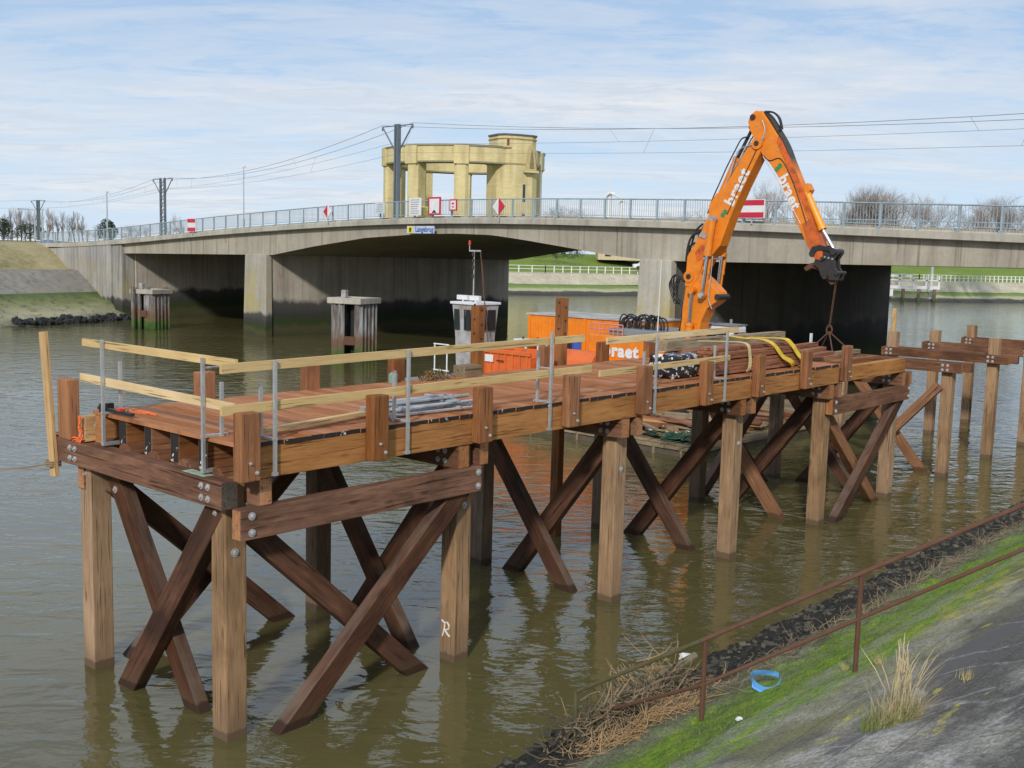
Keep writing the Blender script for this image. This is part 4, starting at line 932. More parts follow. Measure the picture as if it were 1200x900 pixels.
# quick coupler
qc=plate('quick_coupler',[(954,302),(956,296),(966,293),(976,293),(981,297),(976,304),(977,314),(982,322),(980,329),(970,328),(960,324),(957,314),(951,310)],-.20,-.12,M['darksteel'],ex,.01)
plate('coupler_plate',[(954,302),(956,296),(966,293),(976,293),(981,297),(976,304),(977,314),(982,322),(980,329),(970,328),(960,324),(957,314),(951,310)],.12,.20,M['darksteel'],qc,.01)
plate('coupler_body',[(960,308),(967,301),(973,303),(974,314),(978,324),(968,326),(962,320)],-.115,.115,M['black'],qc,.02)
plate('coupler_link',[(947,297),(951,289),(960,287),(972,290),(976,296),(966,293),(957,294),(952,300)],-.27,-.205,M['black'],qc,.01)
plate('coupler_link',[(947,297),(951,289),(960,287),(972,290),(976,296),(966,293),(957,294),(952,300)],.205,.27,M['black'],qc,.01)
plate('claw',[(957,309),(951,307),(944,309),(938,314),(941,318),(948,314),(954,316),(959,319)],-.10,.10,M['rust'],qc,.02)
plate('lock_jaw',[(964,322),(972,326),(976,332),(970,334),(966,330)],-.08,.08,M['rust'],qc,.01)
for p,r_ in(((966,324),.085),((976,295),.10),((951,298),.085),((980,320),.06),((963,303),.06)):boss(*p,r_,-.30,.30,M['darksteel'],qc)
for k in range(5):boss(956+4.5*k,299+1.1*k,.03,-.225,-.2,M['galv'],qc,'bolt')
# hydraulic hoses
hm=M['black'];mb=MB();r2=random.Random(8)
def hp(pxs,w0,r=.022):
    pts=[E3(*vz(x,y),w0) for x,y in pxs];out_=[]
    for i in range(len(pts)-1):
        p0,p1,p2,p3=pts[max(i-1,0)],pts[i],pts[i+1],pts[min(i+2,len(pts)-1)]
        for k in range(5):
            s_=k/5;out_.append(.5*((2*p1)+(p2-p0)*s_+(2*p0-5*p1+4*p2-p3)*s_*s_+(3*p1-p0-3*p2+p3)*s_**3))
    out_.append(pts[-1]);mb.path(out_,r,6)
for k in range(5):
    w0=-.16+.08*k;dx=k*.5
    hp([(889+dx,130),(898,136),(908,152),(918,170),(926,192),(934,214),(940,236),(947,262),(955,284)],w0,.03)
hp([(893,131),(903,131),(910,138),(912,150),(906,156)],-.15,.03);hp([(889,129),(899,130),(907,137),(910,150)],.1,.03)
hp([(893,182),(901,188),(914,186),(926,208),(936,236),(944,262)],-.24,.014)
mb.obj('boom_hoses',hm,stick)
mb=MB()
for k in range(3):hp([(881,165),(872,170),(864,185),(852,205),(842,226),(834,246)],-.1+.1*k,.022)
hp([(896,160),(890,168),(880,170),(866,176),(858,196),(856,205)],-.3,.02);hp([(893,141),(896,152),(893,162),(884,166)],-.28,.02)
hp([(838,262),(830,272),(829,285),(834,292)],-.33,.02);hp([(839,300),(836,330),(834,350),(838,362)],-.5,.014)
mb.obj('boom_hoses',M['galv'],mid)
mb=MB()
for k in range(9):
    o_=r2.uniform(-3,3);w0=-.30+.075*k
    hp([(816+o_,284),(809+o_,290),(808,305),(806+o_,320),(801,330),(794-k*1.3+o_,324+o_),(786-k*.6+o_,336+o_*2),(789-k*.5,352+o_),(797,355+k),(799,370),(795,392)],w0,.02)
hp([(822,270),(811,277),(806,290),(804,306)],-.3,.04);hp([(820,262),(812,270),(808,282),(803,300),(802,318)],-.1,.035);hp([(826,256),(820,262),(813,272),(809,288)],.1,.03);hp([(874,160),(866,162),(858,176),(848,196),(840,214),(832,232),(826,250)],-.12,.022);hp([(879,152),(868,170),(861,186),(852,200)],.12,.02)
mb.obj('boom_hoses',hm,low)
# lettering and logo on boom and stick
def decal(name,txt,size,p0,p1,mat,parent,w0=-.305,bold=.02,sx=1.):
    """text along p0->p1 (pixels on the near side plane)"""
    a=E3(*vz(*p0),w0);b_=E3(*vz(*p1),w0);x=(b_-a).normalized();z=Vector((-1,0,0));y=z.cross(x)
    Mx=Matrix(((x.x,y.x,z.x,(a.x+b_.x)/2),(x.y,y.y,z.y,(a.y+b_.y)/2),(x.z,y.z,z.z,(a.z+b_.z)/2),(0,0,0,1)))
    return link(name,text_mesh(txt,size,bold,.003,sx=sx),mat,parent,Mx)
decal('lettering','braet',.54,(853,241),(874,198),M['white'],mid,-.279,.018)
decal('lettering','braet',.50,(915,206),(932,244),M['white'],stick,-.229,.018)
def badge(px,py,w0,parent,ang):
    a=E3(*vz(px,py),w0);mb=MB()
    for dx,dy in((-.045,.05),(.045,-.05)):mb.tube(Vector((a.x,a.y+dx,a.z+dy)),Vector((a.x-.006,a.y+dx,a.z+dy)),.085,n=6)
    mb.tube(Vector((a.x-.002,a.y,a.z)),Vector((a.x-.009,a.y,a.z)),.06,n=5);mb.obj('logo',M['green'],parent)
badge(848,250,-.279,mid,0);badge(911,196,-.229,stick,0)
# upper structure
hs_=MB();hs_.b2((-1.25,-.3,1.95),(1.5,3.1,3.25));hs=hs_.obj('engine_house',M['orange'],ex,bev=.06)
mb=MB();mb.b2((-1.1,-.5,3.252),(1.3,2.3,3.5));mb.obj('engine_cover',M['grey'],hs,bev=.04)
mb=MB();mb.b2((-1.275,.0,2.0),(-1.253,2.6,2.32));mb.prism([(2.6,2.0),(2.6,2.32),(1.2,2.32),(.2,2.10),(.2,2.0)],-1.279,-1.276,lambda a,b_,w_:Vector((w_,a,b_)));mb.obj('white_stripe',M['white'],hs)
def hdec(txt,size,y,z,mat,bold,sx=1.):
    Mx=Matrix(((0,0,-1,-1.285),(-1,0,0,y),(0,1,0,z),(0,0,0,1)));link('lettering',text_mesh(txt,size,bold,.003,sx=sx),mat,hs,Mx)
hdec('braet',.60,1.65,2.72,M['white'],.03);hdec('LIEBHERR',.27,1.75,2.17,M['black'],.012)
for i,z in enumerate((3.0,2.85,2.70,2.55)):
    mb=MB();mb.b2((-1.262,-.15,z),(-1.2515,.45-.08*(i%2),z+.05));mb.obj('small_print',M['white'],hs)
mb=MB()
for k in range(8):mb.tube((-1.2,2.55-.2*k+.5,3.25),(-1.2,2.55-.2*k+.5,3.62),.02)
mb.tube((-1.2,3.05,3.62),(-1.2,1.65,3.62),.025);mb.tube((-1.2,3.05,3.44),(-1.2,1.65,3.44),.02);mb.obj('handrail',plain('pinkish_red_rail',(.62,.25,.2),.5),hs)
mb=MB()   # coiled hoses beside the boom foot
for k in range(22):
    cy=.5+.075*k+r2.uniform(-.05,.05);rx_=r2.uniform(.22,.40);rz_=r2.uniform(.30,.45);ox_=r2.uniform(-.7,-.3);pts=[Vector((ox_+.10*math.sin(a+k),cy+rx_*math.cos(a),3.55+rz_*math.sin(a))) for a in [j*.3-.3 for j in range(13)]];mb.path(pts,.026,6)
mb.obj('coiled_hoses',hm,hs)
mb=MB();mb.tube((-1.0,.35,3.4),(-1.02,.30,5.9),.02,.012,6);mb.obj('aerial',M['white'],hs)
cb_=MB();cb_.b2((.75,-1.5,1.95),(1.75,-.1,3.72));cab=cb_.obj('cab',M['white'],ex,bev=.10)
mb=MB();mb.b2((.735,-1.3,2.75),(.747,-.5,3.52));mb.b2((.9,-1.515,2.4),(1.6,-1.503,3.5));mb.obj('cab_window',M['glass'],cab)
mb=MB();mb.b2((.73,-1.51,3.722),(1.76,-.08,3.76));mb.tube((1.,-1.3,3.77),(1.,-1.3,3.95),.05);mb.tube((1.5,-.4,3.77),(1.5,-.4,3.95),.05);mb.obj('cab_roof',M['grey'],cab)
mb=MB();mb.tube((0,1.2,1.5),(0,1.2,1.95),1.0,n=24);mb.b2((-.9,-.6,.9),(.9,3.,1.5));mb.obj('undercarriage',M['darksteel'],ex)
for s_ in(-1,1):
    mb=MB();n_=28;out_=[];hx=1.9
    for (rr_,) in((.45,),):
        poly=[(math.cos(a)*.42+(hx if math.cos(a)>0 else -hx)+1.2,math.sin(a)*.42+.85) for a in [2*math.pi*k/24+.01 for k in range(24)]]
    mb.prism(poly,s_*1.4-.3,s_*1.4+.3,lambda a,b_,w_:Vector((w_,a,b_)))
    for k in range(22):
        y=-.65+k*.176;mb.b2((s_*1.4-.32,y,1.272),(s_*1.4+.32,y+.09,1.31));
    mb.obj('track',M['darksteel'],ex,bev=.02)
# hoist chain with four leg sling
ch=thing('chain_sling','rusty four leg chain sling hanging from the excavator coupler','chain',JM@Matrix.Translation((UX,3.95,0)))
top=vz(981,322,UX);mid_=vz(972,383,UX)
def C3(v,z,w_=0):return Vector((w_,v-3.95,z))
mb=MB();a=C3(*top);b_=C3(*mid_);n_=int((a-b_).length/.075)
for k in range(n_):
    p=a.lerp(b_,k/n_);q=a.lerp(b_,(k+1.25)/n_);ax=Vector((1,0,0)) if k%2 else Vector((0,1,0))
    mb.tube(p+ax*.022,q+ax*.022,.012,n=4);mb.tube(p-ax*.022,q-ax*.022,.012,n=4)
mb.obj('chain',M['rust'],ch)
mb=MB();pts=[b_+Vector((0,.09*math.cos(a_),-.10+.15*math.sin(a_))) for a_ in [k*math.pi/6 for k in range(13)]];mb.path(pts,.025,6);mb.obj('ring',M['rust'],ch)
for (px,py,w_) in((944,414,-.2),(958,416,.6),(976,415,-.6),(997,412,.3)):
    e=vz(px,py,UX+w_);mb=MB();q=C3(*e,w_);mb.tube(b_+Vector((0,0,-.15)),q,.022,n=5);mb.obj('sling_leg',M['rust'],ch)

# ================================================================ BRIDGE
BA=R(43.8);B0=Vector((-17.34,72.48,0));BD=Vector((math.cos(BA),-math.sin(BA),0));BN=Vector((math.sin(BA),math.cos(BA),0))
BM=Matrix(((BD.x,BN.x,0,B0.x),(BD.y,BN.y,0,B0.y),(0,0,1,0),(0,0,0,1)))
br=thing('road_bridge','long grey concrete bridge with haunched main span and pale ledge','bridge',BM)
def interp(tab,x):
    if x<=tab[0][0]:return tab[0][1]
    for (a,b_),(c_,d_) in zip(tab,tab[1:]):
        if x<=c_:return b_+(d_-b_)*(x-a)/(c_-a)
    return tab[-1][1]
TT=[(-90,5.9),(-50,5.82),(-31,5.80),(-20,6.2),(-8.6,6.88),(0,7.30),(8,7.64),(14.7,7.84),(23,7.86),(28.3,7.76),(35.2,7.62),(44.2,7.34),(49,7.16),(56,6.95),(90,6.6)]
def top_z(t_):  # smoothed
    return sum(interp(TT,t_+d_) for d_ in(-4,-2,0,2,4))/5
SS=[(-19.5,5.18),(-18,5.22),(-1,5.45),(1.3,5.46),(6,6.10),(11.2,6.68),(15.7,6.92),(19,6.99),(21.9,6.93),(24.5,6.67),(28,6.26),(30,6.02),(32,5.86),(34,5.84),(45,5.92),(56,6.0)]
W=24.
ts=[-19.6+.75*i for i in range(100)];ts=[x for x in ts if x<55]
def lath(prof_fn,ts,name,mat,parent,bev=0):
    rows=[[Vector((t_,n_,z)) for n_,z in prof_fn(t_)] for t_ in ts];n=len(rows[0]);v=[p for r_ in rows for p in r_];f=[]
    for i in range(len(rows)-1):
        for k in range(n):f.append((i*n+k,i*n+(k+1)%n,(i+1)*n+(k+1)%n,(i+1)*n+k))
    f+=[tuple(range(n)),tuple(range((len(rows)-1)*n,len(rows)*n))]
    mb=MB();mb.add(v,f);return mb.obj(name,mat,parent)
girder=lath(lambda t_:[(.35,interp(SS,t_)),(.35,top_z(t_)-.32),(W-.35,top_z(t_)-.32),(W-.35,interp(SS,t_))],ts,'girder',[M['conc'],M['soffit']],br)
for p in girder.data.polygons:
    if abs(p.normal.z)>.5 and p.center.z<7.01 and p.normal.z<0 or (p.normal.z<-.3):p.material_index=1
tl=[-35+2*i for i in range(62)]
lath(lambda t_:[(-.05,top_z(t_)-.33),(-.05,top_z(t_)-.06),(.03,top_z(t_)),(W-.03,top_z(t_)),(W+.05,top_z(t_)-.06),(W+.05,top_z(t_)-.33),(W-.3,top_z(t_)-.37),(.3,top_z(t_)-.37)],tl,'ledge',M['conc_ledge'],br)
lath(lambda t_:[(.5,top_z(t_)+.003),(.5,top_z(t_)+.1),(2.6,top_z(t_)+.1),(2.6,top_z(t_)+.003)],tl,'footway',M['conc'],br)
lath(lambda t_:[(2.62,top_z(t_)+.003),(2.62,top_z(t_)+.012),(W-2.6,top_z(t_)+.012),(W-2.6,top_z(t_)+.003)],tl,'carriageway',M['asphalt'],br)
def pier(t0,t1,zt,L_,mat):
    # near end nose, slightly flared at the base
    mb=MB();rings(mb,[[(t0-.15,-.0,-2),(t1+.05,-.0,-2),(t1+.05,.6,-2),(t0-.15,.6,-2)],[(t0,.14,zt),(t1-.05,.14,zt),(t1-.05,.6,zt),(t0,.6,zt)]]);a=mb.obj('pier_nose',M['conc_end'],br,bev=.06)
    mb=MB();rings(mb,[[(t0+.1,.55,-2),(t1-.1,.55,-2),(t1-.1,L_,-2),(t0+.1,L_,-2)],[(t0+.25,.55,zt),(t1-.15,.55,zt),(t1-.15,L_,zt),(t0+.25,L_,zt)]]);mb.obj('pier',mat,br,bev=.04)
# piers run a little askew to the carriageway, with the river
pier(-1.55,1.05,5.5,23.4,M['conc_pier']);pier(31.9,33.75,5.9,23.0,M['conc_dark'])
# left abutment: near buttress, inner wall and wing wall
mb=MB();mb.b2((-20.9,.12,-2),(-19.4,1.2,5.9));mb.obj('abutment_buttress',M['conc_abut'],br,bev=.05)
mb=MB();mb.b2((-24,1.25,-2),(-19.2,W-.2,6.0));mb.obj('abutment',M['conc_pier'],br)
mb=MB();mb.prism([(-33,-2),(-33,5.35),(-20.95,5.85),(-20.95,-2)],.02,.9,lambda a,b_,w_:Vector((a,w_,b_)));mb.obj('wing_wall',M['conc_abut'],br)
mb=MB();mb.b2((54.5,.1,-2),(58,W,6.8));mb.obj('abutment',M['conc_pier'],br)
mb=MB();mb.prism([(58,-2),(58,6.5),(90,6.2),(90,-2)],.1,.9,lambda a,b_,w_:Vector((a,w_,b_)));mb.obj('wing_wall',M['conc_abut'],br)
# railings
for side,nn_ in((0,.12),(1,W-.12)):
    mb=MB();t0=-34.5
    def zr(t_):return top_z(t_)
    x=t0
    while x<62:
        mb.tube((x,nn_,zr(x)+.95),(x+1.,nn_,zr(x+1.)+.95),.032,n=5,caps=False)
        mb.tube((x,nn_,zr(x)+.16),(x+1.,nn_,zr(x+1.)+.16),.02,n=4,caps=False);x+=1
    x=t0
    while x<62:
        z=zr(x);mb.add([(x-.011,nn_,z+.16),(x+.011,nn_,z+.16),(x+.011,nn_,z+.94),(x-.011,nn_,z+.94),(x,nn_+.02,z+.16),(x,nn_+.02,z+.94)],[(0,1,2,3),(1,4,5,2),(4,0,3,5)]);x+=.128
    o=mb.obj('railing',M['railpaint'],br,fix=False)
    if side==0:
        x=t0;k=0
        while x<56:
            z=zr(x);pb_=MB();pb_.b2((x-.035,nn_-.06,z-.02),(x+.035,nn_+.03,z+.97));pb_.b2((x-.06,nn_-.16,z-.28),(x+.06,nn_-.06,z+.06));pb_.obj('rail_post',M['railpaint'],o);x+=1.53
# name plate on the girder
def bt(px,py,n0=0.):
    d=ray(px,py);o=B0+BN*n0;t_=(o-Vector((0,0,H))).dot(BN)/d.dot(BN);p=Vector((0,0,H))+d*t_;q=p-B0
    return q.dot(BD),p.z
def brect(mb,x0,y0,x1,y1,n0,n1,mi=0):
    a=bt(x0,y0,n0);b_=bt(x1,y1,n0);mb.b2((a[0],n0,b_[1]),(b_[0],n1,a[1]),mi);return a,b_
mb=MB();a,b_=brect(mb,477,264.8,508.5,273.6,-.10,-.055);np_=mb.obj('name_plate',plain('plate_pale',(.55,.62,.72),.4),br)
def btext(txt,size,t_,z,mat,parent,n0,bold=0.,sx=1.,base=None):
    Mx=Matrix(((1,0,0,t_),(0,0,-1,n0),(0,1,0,z),(0,0,0,1)));return link('lettering',text_mesh(txt,size,bold,.003,sx=sx),mat,parent,Mx if base is None else base@Mx)
tc_,zc_=(a[0]+b_[0])/2,(a[1]+b_[1])/2
btext('Langebrug',.42,tc_+.33,zc_+.01,M['blue'],np_,-.106,.012,.82)
mb=MB();mb.b2((a[0]+.08,-.104,zc_-.19),(a[0]+.48,-.101,zc_+.19));mb.obj('crest_panel',M['brightyellow'],np_)
mb=MB();mb.tube((a[0]+.28,-.105,zc_+.02),(a[0]+.28,-.109,zc_+.02),.11,n=6);mb.b2((a[0]+.20,-.11,zc_-.13),(a[0]+.36,-.106,zc_-.08));mb.obj('crest_mark',M['darksteel'],np_)

# navigation and notice boards on the railing
def sign(name,label,cat,px0,py0,px1,py1,n0=-.16,group=None):
    a=bt(px0,py0,n0);b_=bt(px1,py1,n0);c_=((a[0]+b_[0])/2,(a[1]+b_[1])/2)
    r_=thing(name,label,cat,BM@Matrix.Translation((c_[0],n0,c_[1])),group);return r_,abs(b_[0]-a[0]),abs(a[1]-b_[1])
def rwr(label,x0,y0,x1,y1):
    r_,w_,h_=sign('no_passage_sign',label,'sign',x0,y0,x1,y1,group='red white red no passage boards')
    mb=MB();mb.b2((-w_/2,-.02,-h_/2),(w_/2,.02,h_/2));mb.obj('board',M['white'],r_)
    for z in(-.33,.33):
        mb=MB();mb.b2((-w_/2*.93,-.026,z*h_-.15*h_),(w_/2*.93,-.021,z*h_+.14*h_));mb.obj('red_band',M['red'],r_)
    mb=MB();mb.b2((-.03,.022,-h_/2-.25),(.03,.07,h_/2+.02));mb.obj('bracket',M['galv'],r_)
rwr('large red white red board on the bridge railing behind the excavator boom',866,234,896,255.5)
rwr('small red white red board on the railing above the left opening of the bridge',219.5,256,229.5,271.5)
def diamond(label,px,py,s_,flip):
    r_,w_,h_=sign('diamond_sign',label,'sign',px-s_/2,py-s_/2,px+s_/2,py+s_/2,group='red and white diamond boards');q=h_/2
    for m_,sg in((M['white'],-1),(M['red'],1)):
        sg*=flip;mb=MB();mb.prism([(0,q),(sg*q,0),(0,-q)],-.02,.02,lambda a,b_,w_:Vector((a,w_,b_)));mb.obj('half_panel',m_,r_)
    mb=MB();mb.b2((-.03,.022,-q-.35),(.03,.06,q*.6));mb.obj('bracket',M['galv'],r_)
diamond('diamond board, red left half, left of the white notices above the main span',384,248,16,-1);diamond('diamond board, red right half, right of the white notices below the monument',584.5,242,20,1)
r_,w_,h_=sign('notice_board','white notice board with grey lines of small print on the bridge railing','sign',480,232,493.5,252.5)
mb=MB();mb.b2((-w_/2,-.02,-h_/2),(w_/2,.02,h_/2));mb.obj('board',M['white'],r_)
mb=MB();r2=random.Random(6)
for k in range(7):mb.b2((-w_*.38,-.024,h_*(.40-.125*k)),(w_*r2.uniform(.2,.4),-.021,h_*(.36-.125*k)))
mb.obj('printed_lines',M['grey'],r_)
r_,w_,h_=sign('height_sign','white board with red border and dark triangle mark on the bridge railing','sign',502,231,516.5,252)
mb=MB();mb.b2((-w_/2,-.02,-h_/2),(w_/2,.02,h_/2));mb.obj('border',M['red'],r_,bev=.01);mb=MB();mb.b2((-w_*.38,-.026,-h_*.40),(w_*.38,-.021,h_*.40));mb.obj('panel',M['white'],r_)
mb=MB();mb.prism([(-w_*.2,-h_*.38),(0,-h_*.2),(w_*.2,-h_*.38)],-.031,-.0265,lambda a,b_,w__:Vector((a,w__,b_)));mb.obj('triangle_mark',M['black'],r_)
r_,w_,h_=sign('small_notice','small white board with red border right of the big red bordered board','sign',527,233.5,535.5,247)
mb=MB();mb.b2((-w_/2,-.02,-h_/2),(w_/2,.02,h_/2));mb.obj('border',M['red'],r_);mb=MB();mb.b2((-w_*.36,-.026,-h_*.38),(w_*.36,-.021,h_*.38));mb.obj('panel',M['white'],r_)
mb=MB();mb.b2((-w_*.18,-.031,h_*.05),(w_*.15,-.0265,h_*.2));mb.b2((-w_*.12,-.031,-h_*.22),(w_*.12,-.0265,-h_*.1));mb.obj('mark',M['red'],r_)
r_,w_,h_=sign('faint_notice','pale thin notice board with faint grey lines, left of the catenary mast','sign',440,237,450.5,250)
mb=MB();mb.b2((-w_/2,-.02,-h_/2),(w_/2,.02,h_/2));mb.obj('board',plain('pale_board',(.6,.66,.7),.5),r_);mb=MB()
for k in range(4):mb.b2((-w_*.35,-.025,h_*(.3-.2*k)),(w_*.35,-.021,h_*(.25-.2*k)))
mb.obj('printed_lines',M['railpaint'],r_)
r_,w_,h_=sign('salt_bin','yellow bin beside the red bordered board on the bridge footway','bin',494.5,242,500,253,n0=.9)
mb=MB();rings(mb,[[(-w_/2,-.2,-h_/2),(w_/2,-.2,-h_/2),(w_/2,.25,-h_/2),(-w_/2,.25,-h_/2)],[(-w_/2-.03,-.24,h_*.3),(w_/2+.03,-.24,h_*.3),(w_/2+.03,.28,h_*.3),(-w_/2-.03,.28,h_*.3)]]);mb.obj('bin_body',M['brightyellow'],r_,bev=.02)
mb=MB();mb.prism([(-.27,h_*.3+.005),(-.2,h_/2),(.24,h_/2),(.31,h_*.3+.005)],-w_/2-.04,w_/2+.04,lambda a,b_,w__:Vector((w__,a,b_)));mb.obj('lid',M['brightyellow'],r_)
r_,w_,h_=sign('road_panel','blue road panel with white edge at the far left end of the bridge','sign',51,281,62.5,287.5,n0=2.)
mb=MB();mb.b2((-w_/2,-.04,-h_/2),(w_/2,.04,h_/2));mb.obj('panel',M['blue'],r_);mb=MB();mb.b2((-w_/2-.03,-.05,h_/2+.003),(w_/2+.03,.05,h_/2+.14));mb.obj('edge',M['white'],r_)
mb=MB();mb.b2((-.06,.045,-h_/2-1.),(.06,.10,0));mb.obj('post',M['galv'],r_)

# ================================================================ CATENARY MASTS, WIRES, LAMP POSTS
def mast(px,Y,ytop,ybot,wd,label,lattice=False,arms=1.7):
    p=aty(px,ytop,Y);z1=p.z;z0=6.1 if Y>90 else 7.6
    r_=thing('catenary_mast',label,'mast',Matrix.Translation((p.x,Y,z0))@Matrix.Rotation(-BA,4,'Z'),'tramway masts along the bridge');h_=z1-z0
    mb=MB()
    if lattice:
        for sx in(-1,1):mb.b2((sx*wd/2-.06,-.12,0),(sx*wd/2+.06,.12,h_))
        k=0;z=.3
        while z<h_-.5:mb.tube((-wd/2,0,z),(wd/2,0,z+.55),.04,n=4);mb.b2((-wd/2,-.1,z-.05),(wd/2,.1,z+.05));z+=.7
    else:
        for sx in(-1,1):mb.b2((sx*wd*.5-.05,-wd/2,0),(sx*wd*.5+.05,wd/2,h_))
        mb.b2((-wd*.5+.05,-.03,0),(wd*.5-.05,.03,h_))
    mb.obj('post',M['mast'],r_)
    for sx in(-1,1):
        mb=MB();e=Vector((sx*arms,0,h_*.985));mb.tube((sx*wd*.5,0,h_*.985),e,.035,n=5);mb.tube(e,(sx*wd*.5,0,h_*.985-1.6),.05,n=5);mb.tube(e+Vector((0,0,0)),e+Vector((0,0,-.25)),.05,n=5);mb.obj('bracket_arm',M['mast'],r_)
    return Vector((p.x,Y,z1))
m1=mast(466,68,145.5,250,.26,'plain grey tram mast with V bracket in front of the round monument',arms=1.45)
m2=mast(190.5,112,208.5,271,.85,'lattice tram mast with V brackets above the left bridge opening',True,2.0)
m3=mast(44.5,160,234.5,286,.7,'lattice tram mast at the far left end of the line',True,2.4)
m0=m1+BD*64;m0.z=12.3
def wire(pts,r=.016,sag=.5,name='overhead_wire',label='overhead wire',grp='overhead tramway wires'):
    mb=MB();out_=[]
    for a,b_ in zip(pts,pts[1:]):
        for i in range(14):
            s_=i/14;out_.append(a.lerp(b_,s_)+Vector((0,0,-sag*4*s_*(1-s_))))
    out_.append(pts[-1]);mb.path(out_,r,4);o=mb.obj(name,M['wire'],None,fix=False);single(o,label,'wire',grp);return out_
Rv=Matrix.Rotation(-BA,3,'Z')@Vector((1,0,0));X1=Rv*1.45
far_=m3+Vector((-140,60,0))
w1=wire([m0-X1,m1-X1,m2-X1,m3-X1,far_],.014,1.1,label='topmost overhead wire running over all the tram masts on their near brackets')
w2=wire([m0+X1+Vector((0,2.,-.25)),m1+X1,m2+X1,m3+X1,far_+Vector((0,5,0))],.014,1.1,label='upper overhead wire hung from the far brackets of the tram masts')
dz=Vector((0,0,-1.15));w3=wire([m0-X1+dz,m1-X1*.4+dz,m2-X1+dz,m3-X1+dz,far_+dz],.009,.5,label='near contact wire, the nearly straight one below the topmost wire')
w4=wire([m0+X1+dz*1.5+Vector((0,2.,0)),m1+X1*.4+dz*1.5,m2+X1+dz,m3+X1+dz,far_+dz+Vector((0,5,0))],.009,.5,label='lowest contact wire passing below the brackets of the tram masts')
for up_,lo_,lb in((w1,w3,'short vertical dropper between the topmost wire and the near contact wire'),(w2,w4,'short vertical dropper between the upper far wire and the lowest contact wire')):
    for i in range(2,len(up_)-14,4):
        a,b_=up_[i],lo_[i]
        if (a-b_).length<.1:continue
        mb=MB();mb.tube(a,b_,.008,n=3);single(mb.obj('dropper',M['wire'],None,fix=False),lb,'wire','droppers of '+('near' if up_ is w1 else 'far')+' wires')
def lamp(px,Y,yt,label,r=.07,arm=0.,z0=6.1):
    p=aty(px,yt,Y);r_=thing('lamp_post',label,'lamp post',Matrix.Translation((p.x,Y,z0)),'slender lamp posts along the road');mb=MB();mb.tube((0,0,0),(0,0,p.z-z0),r,r*.6,8);o=mb.obj('post',M['galv'],r_)
    mb=MB();mb.tube((0,0,0),(0,0,.9),r*1.6,r*1.5,8);mb.obj('base_sleeve',M['galv'],r_)
    mb=MB()
    if arm:mb.tube((0,0,p.z-z0),(arm,0,p.z-z0+.1),r*.6,n=5);mb.box((arm,0,p.z-z0+.08),(.9,.35,.14))
    else:mb.box((0,0,p.z-z0+.06),(.22,.22,.14))
    mb.obj('lamp_head',M['galv'],r_)
lamp(125,105,226,'slender grey lamp post between the left bank trees and the lattice mast',.09)
lamp(285.5,84,196,'tall thin lamp post standing alone over the left part of the main span',.05,z0=7.2)
lamp(49.5,118,246,'pale lamp post just right of the far left lattice mast',.12);lamp(40.5,120,246,'pale lamp post with a long arm just left of the far left lattice mast',.09,-2.2);lamp(55,150,262,'short pale post beside the blue road panel',.08)
lamp(635,108,180,'thin pale lamp post at the right edge of the monument',.05)

# ================================================================ MONUMENT
MC=Vector((-9.9,201,5.9));mo=thing('round_monument','round yellow brick colonnade monument with a square tower, beyond the bridge','monument',Matrix.Translation(MC))
def ringseg(mb,r0,r1,z0,z1,a0=0,a1=2*math.pi,n=72):
    full=abs(a1-a0-2*math.pi)<1e-4;m_=n if full else n+1;v=[]
    for i in range(m_):
        a=a0+(a1-a0)*i/n
        for r_,z in((r0,z0),(r1,z0),(r1,z1),(r0,z1)):v.append((r_*math.cos(a),r_*math.sin(a),z))
    f=[]
    for i in range(n):
        j=(i+1)%m_
        for k in range(4):f.append((i*4+k,i*4+(k+1)%4,j*4+(k+1)%4,j*4+k))
    if not full:f+=[(0,1,2,3),(m_*4-4,m_*4-3,m_*4-2,m_*4-1)]
    mb.add(v,f)
mb=MB();ringseg(mb,11.6,14.75,15.5,18.0);mb.obj('entablature',M['brick'],mo)
mb=MB();ringseg(mb,11.4,14.95,18.003,18.2);ringseg(mb,11.5,14.85,15.25,15.497);mb.obj('cornice',plain('cornice_stone',(.30,.27,.18),.8),mo)
mb=MB();ringseg(mb,12.2,14.2,18.2,18.35);mb.obj('roof_planting',M['bushgreen'],mo)
for k in range(10):
    a=R(-90+36*k+1.2)
    if k==1:continue
    mb=MB();c_=Vector((13.3*math.cos(a),13.3*math.sin(a),0));Rz=Matrix.Rotation(a,4,'Z')
    for (dx,dy) in((2.6,2.3),):
        poly=[(-1.45,-.95),(-1.0,-1.2),(1.0,-1.2),(1.45,-.75),(1.45,.75),(1.0,1.2),(-1.0,1.2),(-1.45,.95)]
        v=[Rz@Vector((x,y,z))+c_ for z in(0,15.25) for x,y in poly];mb.add(v,[tuple(range(8))[::-1],tuple(range(8,16))]+[(i,(i+1)%8,8+(i+1)%8,8+i) for i in range(8)])
    o=mb.obj('column',M['brick'],mo,fix=True)
    mb=MB();q=Rz@Vector((1.3,0,0));ringseg(mb,14.3,15.05,15.0,18.05,a-.085,a+.085,4);mb.obj('pilaster_band',M['brick'],o)
